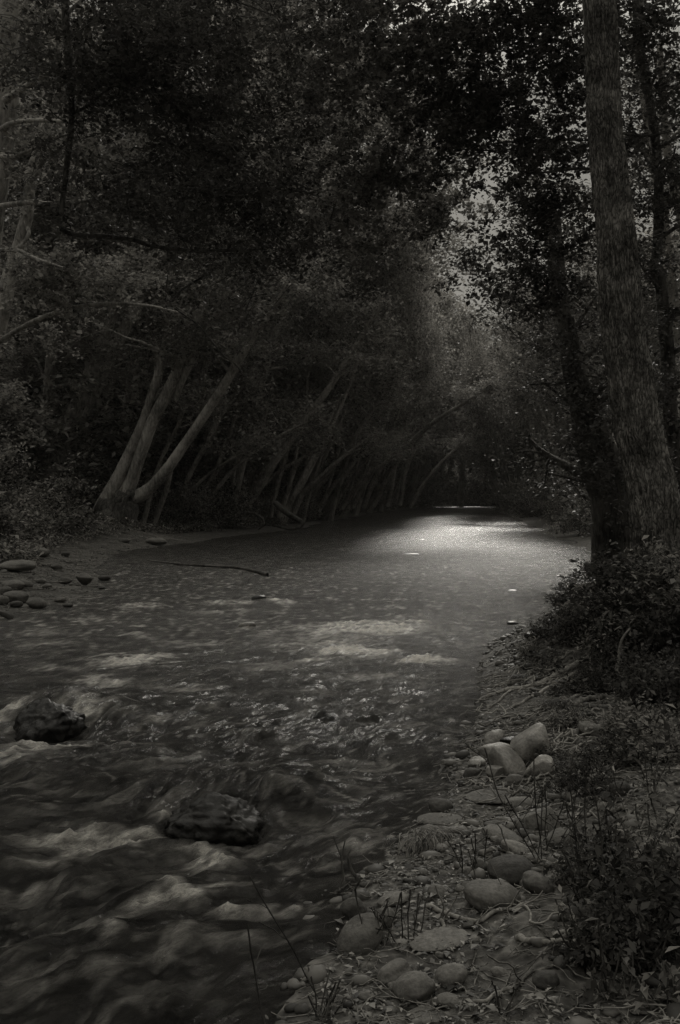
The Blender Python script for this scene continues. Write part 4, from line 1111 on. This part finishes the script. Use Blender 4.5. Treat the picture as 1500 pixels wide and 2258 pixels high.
bough('alder_tree', 'dark leafy limbs spreading left from behind the thickest trunk at the upper right', 
      [(1400, 1100, 44), (1380, 800, 36), (1360, 500, 30), (1340, 250, 26), (1330, 0, 22), (1330, -260, 18)], 17, 16,
      [(1090, 50, 150, 50, 16, 60), (1180, 95, 100, 50, 16, 36), (990, 130, 100, 50, 16, 26), (1040, 230, 120, 50, 16.5, 36), (1200, 270, 90, 60, 16, 30), (1080, 330, 120, 45, 16.5, 34), (1000, 300, 80, 50, 16.5, 20),
       (1240, 180, 60, 40, 16, 14), (1150, 400, 90, 40, 17, 20), (1230, 440, 70, 70, 17, 24), (1130, 540, 120, 40, 17, 26), (1250, 560, 60, 50, 17, 16), (1400, 80, 80, 90, 17, 24), (1470, 200, 60, 110, 17, 24), (1400, 330, 60, 70, 17, 14), (1440, 30, 70, 50, 16, 16), (1100, 180, 150, 50, 16.5, 40), (1250, 340, 60, 50, 17, 20), (1180, 470, 60, 30, 17.5, 14), (1120, 620, 110, 40, 18, 30), (1210, 660, 80, 50, 18, 24), (1390, 460, 50, 60, 18, 16), (1490, 400, 40, 90, 18, 16),
       (1150, -60, 200, 60, 16, 30), (1240, 20, 60, 50, 16, 16), (1440, 560, 70, 70, 17, 16), (1450, 830, 70, 90, 16.5, 16), (1450, 1050, 60, 60, 15.5, 14)],
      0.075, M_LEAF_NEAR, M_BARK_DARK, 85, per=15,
      extra=[([(1320, 20, 8), (1240, 45, 7), (1150, 90, 5), (1090, 110, 3), (1020, 150, 2)], 16, 16.3), ([(1330, 310, 8), (1240, 308, 6), (1170, 310, 5), (1080, 318, 4), (1000, 335, 2)], 16, 16.5),
             ([(1335, 375, 7), (1270, 372, 7), (1200, 380, 5), (1160, 378, 3)], 16, 16.5), ([(1340, 470, 6), (1280, 460, 6), (1230, 480, 4), (1200, 520, 3)], 16.5, 17), ([(1350, 290, 7), (1420, 300, 6), (1480, 290, 4)], 16.5, 17)])


# ------------------------------------------------------------------ an unseen tree added for shade, then tall crowns arching over the river
PROTOS['high'] = [proto_tree(381 + i, 24, 0.22, 2, 0.24, 60, M_LEAF_MID, M_BARK_MID, limbs=20, sub=6, ln=7.5, low=0.6) for i in range(2)]
for (x, y, f, sc, lb) in [(9.5, 14, 3.1, 0.95, 'unseen tall tree beyond the right edge, added to shade the bank')]:
    place_tree('high', x, y, f, sc, rng, lb, None, 'broadleaf_tree')
PROTOS['arch'] = [proto_tree(391 + i, 25, 0.42, 2, 0.2, 45, M_LEAF_MID, M_BARK_MID, limbs=20, sub=6, ln=6.5, low=0.5) for i in range(2)]
for (x, y, f, sc, lb) in [(-12.5, 40, -0.05, 0.95, 'tall alder behind the clay bank whose crown arches over the river at the top'),
                          (-11.5, 49, 0.05, 1.0, 'tall alder among the slim left trunks, crown reaching the top centre of the photo'),
                          (-6.5, 60, 0.0, 1.1, 'tallest alder of the left row, its crown above the middle of the river')]:
    place_tree('arch', x, y, f, sc, rng, lb, None)

for (x, y, sc, lb) in [(19.3, 94, 1.1, 'rounded leafy tree below the sky gap, on the right bank of the far reach'), (21.5, 113, 1.3, 'farther leafy tree on the right bank below the sky gap'),
                       (0.2, 104, 1.3, 'leafy tree on the left bank of the far reach below the sky gap')]:
    place_tree('up', x, y, 1.0, sc, rng, lb, None, 'broadleaf_tree')

# ------------------------------------------------------------------ roots
def on_ground(poly_px, r0, r1, off=0.6, n=28, seed=0, wob=0.012):
    pts = np.array([hit(a, b, 0.0) for a, b in poly_px])
    c = catmull(pts, n)
    r = np.linspace(r0, r1, n)
    t = np.linspace(0, 5, n)
    c[:, 0] += wob * 2 * n2(t, t * 0 + seed * 1.7 + .5, 8); c[:, 1] += wob * 2 * n2(t, t * 0 + seed * 1.3 + .3, 9)
    c[:, 2] = np.maximum(np.maximum(ground_h(c[:, 0], c[:, 1]), -0.02) + r * off, c[:, 2] * 0.0 - 1) + 0.02 * np.abs(n2(t * 1.5, t * 0 + seed, 10))
    return c, r
rb_ = np.array(RT.location)
for i_, (poly, r0, r1) in enumerate([
    ([(1300, 1455), (1240, 1490), (1185, 1513), (1130, 1524), (1075, 1538), (1048, 1552)], 0.030, 0.010),
    ([(1245, 1420), (1185, 1440), (1145, 1468), (1132, 1502)], 0.022, 0.012),
    ([(1180, 1500), (1140, 1508), (1090, 1516), (1048, 1514)], 0.024, 0.010),
    ([(1330, 1540), (1280, 1552), (1225, 1565), (1202, 1592)], 0.026, 0.014),
    ([(1345, 1460), (1290, 1478), (1225, 1512), (1160, 1548), (1110, 1570)], 0.022, 0.008),
    ([(1255, 1440), (1210, 1470), (1150, 1500), (1100, 1548), (1065, 1568)], 0.018, 0.007),
    ([(1360, 1500), (1300, 1520), (1240, 1560), (1190, 1570), (1140, 1590)], 0.020, 0.008),
    ([(1420, 1580), (1350, 1600), (1280, 1610), (1230, 1640), (1215, 1700)], 0.020, 0.008),
    ([(1480, 1640), (1400, 1660), (1330, 1690), (1250, 1706), (1210, 1738)], 0.018, 0.007),
    ([(1440, 1250), (1400, 1290), (1350, 1330), (1290, 1360)], 0.035, 0.012),
    ([(1470, 1290), (1440, 1340), (1400, 1400), (1330, 1450), (1310, 1500)], 0.035, 0.012),
    ([(1495, 1300), (1500, 1360), (1470, 1420), (1400, 1452)], 0.035, 0.012),
    ([(1405, 1260), (1360, 1285), (1300, 1302)], 0.035, 0.012),
]):
    c, r = on_ground(poly, r0, r1, 0.5, 30, i_)
    T = Rel(rb_); T.add(c, r, 9, bark_disp(i_, 0.25, 4, 6))
    link('root', T.mesh('root', M_TWIG), RT)

def creep(T, x, y, ang, ln_, r, rng_, k=4, n=9, lift=0.0, wig=0.35):
    a = ang; X_, Y_ = [x], [y]
    for i in range(n):
        a += rng_.normal() * wig
        X_.append(X_[-1] + math.cos(a) * ln_ / n); Y_.append(Y_[-1] + math.sin(a) * ln_ / n)
    X_, Y_ = np.array(X_), np.array(Y_)
    gh = ground_h(X_, Y_)
    if gh.min() < -0.03:
        k0 = int(np.argmax(gh < -0.03))
        if k0 < 3: return
        X_, Y_, gh = X_[:k0], Y_[:k0], gh[:k0]
    z = np.maximum(gh, -0.01) + r * 0.5 + lift + 0.25 * lift * rng_.normal(size=len(X_))
    T.add(np.stack([X_, Y_, z], 1), np.linspace(r, r * 0.45, len(X_)), k)

g_ = np.random.default_rng(9)
T = Rel(rb_)
for i in range(300):
    px, py = g_.uniform(1060, 1380), g_.uniform(1390, 1760)
    if px < 1040 + (py - 1390) * 0.0 + max(0, 1480 - py) * 1.3: continue
    p_ = hit(px, py)
    creep(T, p_[0], p_[1], math.radians(g_.normal(205, 50)), g_.uniform(0.2, 0.7), g_.uniform(0.002, 0.009), g_, 5, 12, g_.uniform(0, 0.05), 0.45)
o = link('fine_roots', T.mesh('fine_roots', M_TWIG), RT); o['kind'] = 'stuff'

# ------------------------------------------------------------------ litter on the banks
T = Tubes()
for i in range(3000):
    y_ = 2.3 + 11 * g_.random() ** 1.6; x_ = float(bank_r(y_)) + g_.uniform(0.02, 1) ** 1.0 * (0.45 * y_ + 0.8)
    creep(T, x_, y_, math.radians(g_.normal(200, 60)), g_.uniform(0.05, 0.36), g_.uniform(0.0010, 0.004), g_, 4, 6, g_.uniform(0, 0.02), 0.4)
for i in range(700):
    y_ = g_.uniform(13, 40); x_ = float(bank_l(y_)) - g_.uniform(0.0, 5)
    creep(T, x_, y_, g_.uniform(0, 6.28), g_.uniform(0.3, 1.4), g_.uniform(0.004, 0.012), g_, 4, 5, g_.uniform(0, 0.05), 0.3)
o = link('twig_litter', T.mesh('twig_litter', M_TWIG)); tag(o, 'dead twigs and fine roots littering the soil of both banks', 'twigs', kind='stuff')

def litter(n, xr, yr, size, seed, mat, lift=0.02, up=1.6, dens=-0.2):
    q = np.random.default_rng(seed)
    y_ = yr[0] + (yr[1] - yr[0]) * q.random(n * 3) ** 1.5; x_ = q.uniform(0, 1, n * 3)
    x_ = xr(x_, y_)
    h = ground_h(x_, y_); ok = (h > 0.0) & (fbm(x_ * 1.6, y_ * 1.6, 2, seed) > dens)
    x_, y_, h = x_[ok][:n], y_[ok][:n], h[ok][:n]
    return leaf_mesh('leaf_litter', np.stack([x_, y_, h + q.uniform(0.002, lift, len(h))], 1), size, mat, q, up=up, aspect=0.5)
o = link('leaf_litter', litter(34000, lambda u, y: bank_r(y) + u * (0.45 * y + 0.8), (2.2, 15), 0.026, 3, M_LEAF_LITTER)); tag(o, 'fallen leaves between the stones and roots of the right bank', 'fallen leaves', kind='stuff')
o = link('ground_cover', litter(26000, lambda u, y: bank_r(y) + 0.5 + u * (0.42 * y), (8.0, 26), 0.05, 4, M_LEAF_NEAR, 0.10, 0.5, 0.0)); tag(o, 'low dark ground plants on the right bank', 'ground cover', kind='stuff')
o = link('ground_cover', litter(60000, lambda u, y: bank_l(y) - 1.4 - u * 9, (22, 75), 0.12, 5, M_LEAF_MID, 0.35, 0.5, -0.1)); tag(o, 'low leafy ground plants on the left bank behind the gravel bar', 'ground cover', kind='stuff')

# ------------------------------------------------------------------ fallen branches and driftwood
def stick(name, label, poly, r0, r1, cat='branch', group=None, off=0.9, lift=0.0, side=0, water=False, mat=None, k=8):
    c, r = on_ground(poly, r0, r1, off, 26, len(label))
    if water: c[:, 2] = np.maximum(c[:, 2], 0.03)
    c[:, 2] += lift
    base = c[0].copy(); T = Rel(base); T.add(c, r, k, bark_disp(len(label), 0.2, 4, 6))
    q = np.random.default_rng(len(label))
    o = link(name, None if False else T.mesh(name, mat or M_TWIG), loc=tuple(base)); tag(o, label, cat, group)
    if side:
        T2 = Rel(base)
        for i in range(side):
            j = q.integers(4, 24)
            branch(T2, c[j], (c[j] - c[j - 1]) * 20 + q.normal(size=3) * 0.5 + np.array([0, 0, .3]), q.uniform(0.12, 0.3), r[j] * 0.5, q, 4, 5, 0.6)
        link('side_twigs', T2.mesh('side_twigs', mat or M_TWIG), o)
    return o
stick('driftwood_pole', 'long thin dark pole lying in the water off the left gravel bar', [(325, 1238), (390, 1246), (450, 1250), (520, 1254), (560, 1262), (590, 1271)], 0.018, 0.042, 'driftwood', water=True, mat=M_BARK_DARK)
stick('fallen_branch', 'curved root like branch above the long pale flat stone', [(990, 2012), (982, 2035), (965, 2053), (915, 2073)], 0.009, 0.005, side=3)
stick('fallen_branch', 'long wavy branch passing below the largest oval boulder', [(940, 2005), (975, 2016), (1020, 2030), (1080, 2026), (1140, 2008), (1190, 2000)], 0.011, 0.006, side=3)
stick('fallen_branch', 'bent branch lying over stones above the dark rough boulder', [(1065, 1888), (1100, 1880), (1140, 1888), (1205, 1903), (1260, 1900)], 0.009, 0.004, side=3)
stick('fallen_branch', 'thick peeled stick lying at the lower right of the bank', [(1140, 2078), (1180, 2080), (1230, 2085), (1290, 2082)], 0.013, 0.008)
stick('fallen_branch', 'pale short log end beside the thick peeled stick', [(1218, 2074), (1240, 2075), (1264, 2074)], 0.014, 0.013)
stick('fallen_branch', 'straight stick rising to the right at the bottom of the bank', [(1050, 2215), (1110, 2190), (1165, 2162), (1250, 2108)], 0.007, 0.004, side=3)
stick('fallen_branch', 'forked stick pointing up right among the right hand litter', [(1345, 1855), (1375, 1808), (1415, 1778), (1440, 1745)], 0.010, 0.005, side=5)
stick('fallen_branch', 'grey root like stick entering from the right edge of the photo', [(1510, 1983), (1460, 1988), (1420, 1998), (1390, 2010)], 0.012, 0.007, side=2)
stick('fallen_branch', 'stout branch bridging two stones below the seedlings at the right', [(1380, 1795), (1330, 1790), (1300, 1800), (1262, 1812)], 0.013, 0.008, side=2)
stick('fallen_branch', 'thin pale stick lying diagonally across the lower litter', [(1150, 2020), (1180, 2058), (1240, 2030), (1300, 1975)], 0.005, 0.003, lift=0.03)
stick('fallen_branch', 'long stick across the left gravel bar, the nearer one', [(-20, 1190), (40, 1218), (75, 1240), (110, 1250)], 0.03, 0.02, group=None, mat=M_BARK_DARK)
stick('fallen_branch', 'long stick across the left gravel bar, the farther one', [(0, 1176), (60, 1205), (130, 1236), (185, 1245)], 0.03, 0.015, mat=M_BARK_DARK)
stick('fallen_branch', 'bent black stick poking out of the water edge at lower middle', [(742, 1975), (765, 1960), (795, 1962)], 0.007, 0.004, lift=0.02, mat=M_BARK_DARK, side=4)
def air_stick(name, label, path, d0, d1, mat, cat='driftwood'):
    pts, rad = stem_from_pixels(path, d0, d1, 22, 0.03, len(label)); T = Rel(pts[0]); T.add(pts, rad, 9, bark_disp(3, 0.15, 4, 3))
    o = link(name, T.mesh(name, mat), loc=tuple(pts[0])); tag(o, label, cat); return o
air_stick('driftwood_root', 'thick curved driftwood root hooking down to the left waterline', [(608, 1108, 13), (622, 1122, 14), (640, 1136, 13), (664, 1150, 12), (662, 1160, 10), (640, 1166, 8), (600, 1158, 5)], 49, 48.5, M_BARK_DARK)
air_stick('driftwood_root', 'thin looping root left of the thick curved driftwood', [(520, 1135, 4), (550, 1130, 5), (575, 1140, 5), (582, 1155, 4), (570, 1168, 3)], 47, 47, M_BARK_DARK)
air_stick('leaning_stick', 'dead dark stick standing slanted at the lower middle waterline', [(803, 1962, 9), (790, 1940, 9), (775, 1918, 8), (768, 1890, 4), (772, 1875, 2)], 4.35, 4.45, M_BARK_DARK, 'branch')
air_stick('leaning_stick', 'broken twig hanging over the water left of the root tangle', [(1110, 1600, 4), (1116, 1575, 4), (1108, 1560, 3), (1098, 1552, 3)], 7.5, 7.7, M_BARK_PALE, 'branch')

# ------------------------------------------------------------------ small plants of the right bank
def seedling(px, py, hpx, label, nst=5, leafsize=0.03, nleaf=60, mat=None, lean=0.15, seed=0, name='seedling', smat=None, rad=0.0022, spread=0.3, group=None):
    q = np.random.default_rng(seed + 900)
    b0 = hit(px, py); hh = hpx / F * b0[1]
    T = Rel(b0); tips = []
    for i in range(nst):
        d_ = np.array([q.normal() * spread + lean, q.normal() * spread, 1.0])
        p_ = branch(T, b0 + np.array([q.normal() * 0.02, q.normal() * 0.02, -0.02]), d_, hh * q.uniform(0.6, 1.1), rad, q, 4, 8, 0.35)
        tips += list(p_[2:])
        for j in range(2):
            k_ = q.integers(3, 8)
            s_ = branch(T, p_[k_], (p_[k_] - p_[k_ - 1]) * 8 + q.normal(size=3) * 0.4, hh * 0.25, rad * 0.6, q, 3, 4, 0.5); tips += list(s_[1:])
    root = empty(name, tuple(b0)); tag(root, label, 'plant', group)
    link('stems', T.mesh('stems', smat or M_BARK_DARK), root)
    if nleaf:
        tp = np.array(tips); c = tp[q.integers(0, len(tp), nleaf)] + q.normal(size=(nleaf, 3)) * 0.012
        link('leaves', leaf_mesh('leaves', c - b0, leafsize, mat or M_LEAF_MID, q, up=0.1, aspect=0.42), root)
    return root
for i_, s_ in enumerate([
    (1190, 1905, 290, 'tallest dark bare seedling standing in front of the upper bank stones', 4, 0.018, 30, M_LEAF_NEAR, 0.0),
    (1215, 1880, 190, 'second dark bare seedling just right of the tallest one', 4, 0.016, 20, M_LEAF_NEAR, 0.1),
    (1048, 1925, 130, 'small dark seedling standing by the round cobble', 6, 0.014, 30, M_LEAF_NEAR, -0.1),
    (1280, 1900, 220, 'dark many stemmed seedling in front of the broad rounded boulder', 7, 0.02, 90, M_LEAF_NEAR, 0.1),
    (1300, 2010, 190, 'leafy dark seedling at the middle right of the bank', 7, 0.028, 160, M_LEAF_NEAR, 0.0),
    (1350, 1930, 200, 'leafy seedling with narrow pale leaves in the middle of the right litter', 7, 0.03, 170, M_LEAF_LIT, 0.0),
    (1440, 1900, 160, 'pale leaved seedling close to the right edge', 6, 0.03, 120, M_LEAF_LIT, 0.0),
    (1390, 2020, 170, 'dark seedling right of the grey mottled cobble', 7, 0.03, 170, M_LEAF_NEAR, -0.1),
    (1300, 2130, 170, 'dark seedling with broad leaves above the black hollow', 7, 0.03, 120, M_LEAF_MID, 0.0),
    (1340, 2200, 130, 'broad leaved seedling with lit leaves at the lower right', 7, 0.036, 70, M_LEAF_LIT, 0.0),
    (1420, 2150, 170, 'dense dark seedling under the right edge stick', 8, 0.03, 200, M_LEAF_NEAR, 0.0),
    (1480, 2240, 150, 'seedling with long leaves in the lower right corner', 7, 0.045, 70, M_LEAF_MID, 0.0),
    (1440, 1760, 120, 'small leafy seedling above the forked stick', 6, 0.024, 90, M_LEAF_MID, 0.0),
    (895, 2080, 130, 'thin bare seedling between the slanting slab and the pale flat stone', 5, 0.01, 0, None, 0.1),
    (825, 2080, 150, 'wispy dark stems growing from the slanting slab', 6, 0.01, 0, None, 0.2),
    (715, 2215, 330, 'long thin black stem leaning over the water at the bottom', 1, 0.01, 0, None, -0.35),
    (585, 2255, 240, 'thin curved stem rising from the water at the bottom edge', 1, 0.01, 0, None, -0.3),
    (700, 2250, 110, 'tangle of thin stems at the bottom edge of the waterline', 9, 0.02, 40, M_LEAF_LIT, 0.1),
    (1100, 2240, 110, 'thin fork of bare stems at the bottom of the bank', 3, 0.01, 0, None, 0.1),
]):
    seedling(s_[0], s_[1], s_[2], s_[3], s_[4], s_[5], s_[6], s_[7], s_[8], seed=i_)

for i_, (px, py, sc, kind, lb) in enumerate([
    (1215, 1690, 0.12, 'neardark', 'small dark plant hanging beside the wet pile'),
    (1345, 1305, 0.3, 'neardark', 'dark bush at the waterline in front of the thickest trunk'), (1390, 1320, 0.34, 'neardark', 'dark bush under the foot of the thickest trunk'),
    (1430, 1300, 0.3, 'near', 'bushy growth directly in front of the foot of the thickest trunk'), (1490, 1330, 0.4, 'near', 'twiggy growth at the right edge beside the thickest trunk'),
    (1310, 1375, 0.26, 'near', 'low plant spreading over the water above the root tangle'), (1355, 1400, 0.3, 'neardark', 'dark plant on the brow of the undercut mound'),
    (1420, 1400, 0.3, 'near', 'feathery plant on top of the undercut mound'), (1485, 1430, 0.36, 'neardark', 'plant on the right shoulder of the undercut mound'),
    (1265, 1335, 0.22, 'neardark', 'leafy spray reaching over the calm water on the right'),
    (1480, 1560, 0.3, 'neardark', 'dark plant inside the hollow at the right edge'), (1400, 1620, 0.2, 'near', 'low plant at the lip of the dark hollow'),
    (1470, 1680, 0.24, 'near', 'low leafy plant at the right edge below the hollow'), (1345, 1690, 0.14, 'neardark', 'low dark plant among the roots in the middle right'),
    (1290, 1750, 0.13, 'neardark', 'dark grassy plant draped over the roots right of the wet pile'), (1430, 2090, 0.17, 'neardark', 'black bushy plant in the lower right hollow'),
    (1320, 1960, 0.14, 'neardark', 'black bushy plant beside the mottled cobble'), (1480, 2060, 0.24, 'neardark', 'black bushy plant at the lower right edge'),
    (1370, 2130, 0.15, 'neardark', 'black bushy plant over the deepest hollow of the lower right'), (1470, 1980, 0.2, 'near', 'leafy plant at the right edge above the black hollow'),

    (1210, 1405, 0.17, 'neardark', 'sparse dark plant at the upper edge of the root tangle'), (1265, 1425, 0.2, 'neardark', 'dark plant hanging over the middle of the root tangle'),
    (1170, 1450, 0.12, 'near', 'small leafy plant at the river end of the root tangle'), (1310, 1530, 0.17, 'neardark', 'black plant between the roots and the dark hollow'),
    (1390, 1480, 0.26, 'neardark', 'dense black plant filling the undercut hollow'), (1440, 1530, 0.26, 'neardark', 'second dense black plant in the hollow, nearer the right edge'),
    (1255, 1610, 0.13, 'near', 'small plant beside the tapered stone'), (1330, 1440, 0.22, 'near', 'twiggy plant on the slope of the mound'),
    (1240, 1300, 0.16, 'neardark', 'low dark spray at the waterline beyond the root tangle'), (1300, 1265, 0.24, 'neardark', 'dark bush left of the foot of the thickest trunk'),
]):
    p_ = hit(px, py)
    place_shrub(kind, p_[0], p_[1], sc, g_, lb, None, 'bank_plant', 'plant')

def grass_tuft(px, py, label, n=170, ln_=0.16, dirx=-0.2, seed=0, mat=None):
    q = np.random.default_rng(seed + 40); b0 = hit(px, py); V, Q = [], []
    for i in range(n):
        a = q.uniform(0, 6.28); o_ = np.array([q.normal() * 0.05, q.normal() * 0.03, 0.04])
        d = np.array([math.cos(a) * 0.6 + dirx, -abs(math.sin(a)) * 0.8, 0.9]); d /= np.linalg.norm(d)
        p = o_.copy(); L_ = ln_ * q.uniform(0.6, 1.3); w = 0.0022
        side = np.cross(d, [0, 0, 1.0]); side /= np.linalg.norm(side)
        m = 7; i0 = len(V)
        for j in range(m):
            ww = w * (1 - j / m) + 0.0003
            V += [p - side * ww, p + side * ww]
            d = d + np.array([0, 0, -0.42]); d /= np.linalg.norm(d); p = p + d * L_ / m
            if j: Q.append((i0 + 2 * j - 2, i0 + 2 * j - 1, i0 + 2 * j + 1, i0 + 2 * j))
    o = link('grass_tuft', mesh_np('grass_tuft', np.array(V), np.array(Q), mat or M_LEAF_MID, face_attr=q.uniform(0, 1, len(Q))), loc=tuple(b0)); tag(o, label, 'grass')
grass_tuft(945, 1862, 'drooping grass tuft on the rounded stone at the waterline', 220, 0.17, -0.35, 1)
grass_tuft(1240, 1700, 'long hanging grass right of the wet pile', 160, 0.24, 0.1, 2, M_LEAF_NEAR)
grass_tuft(1150, 1500, 'thin grass among the ends of the roots', 90, 0.2, -0.3, 5, M_LEAF_NEAR)
grass_tuft(1230, 1560, 'dark grass between the roots above the wet pile', 120, 0.24, -0.1, 6, M_LEAF_NEAR)
grass_tuft(1300, 1480, 'grass hanging off the brow of the undercut mound', 120, 0.3, -0.2, 3, M_LEAF_NEAR)

# pale arching twigs in front of the dark hollow
for i_, (path, lb) in enumerate([
    ([(1372, 1540, 5), (1395, 1500, 6), (1425, 1465, 6), (1438, 1440, 4)], 'thin pale shoot arching across the dark hollow, the left one'),
    ([(1436, 1625, 6), (1446, 1560, 6), (1462, 1500, 5), (1490, 1450, 4)], 'pale shoot rising through the middle of the dark hollow'),
    ([(1420, 1505, 4), (1455, 1488, 5), (1500, 1480, 5)], 'pale twig crossing the hollow level with the right edge'),
    ([(1350, 1640, 5), (1362, 1600, 4), (1352, 1565, 3)], 'short pale shoot at the left lip of the dark hollow'),
    ([(1360, 1480, 8), (1366, 1440, 8), (1372, 1410, 6), (1390, 1385, 4)], 'grey root hanging from the brow of the mound')]):
    air_stick('arching_shoot', lb, path, 8.0, 8.1, M_TWIG, 'shoot')

# ------------------------------------------------------------------ damp air
def haze():
    me = bpy.data.meshes.new('haze')
    x0, x1, y0, y1, z0, z1 = -190, 190, -45, 330, -3, 95
    v = [(x0, y0, z0), (x1, y0, z0), (x1, y1, z0), (x0, y1, z0), (x0, y0, z1), (x1, y0, z1), (x1, y1, z1), (x0, y1, z1)]
    me.from_pydata(v, [], [(0, 3, 2, 1), (4, 5, 6, 7), (0, 1, 5, 4), (1, 2, 6, 5), (2, 3, 7, 6), (3, 0, 4, 7)])
    m = bpy.data.materials.new('haze'); m.use_nodes = True
    N, L = m.node_tree.nodes, m.node_tree.links; N.clear()
    out = N.new('ShaderNodeOutputMaterial'); v_ = N.new('ShaderNodeVolumePrincipled')
    v_.inputs['Color'].default_value = (0.9, 0.87, 0.82, 1); v_.inputs['Density'].default_value = HAZE
    v_.inputs['Anisotropy'].default_value = 0.0
    L.new(v_.outputs[0], out.inputs['Volume'])
    me.materials.append(m)
    o = link('haze', me); tag(o, 'thin damp air between the trees', 'haze', kind='stuff')
HAZE = 0.00035
haze()
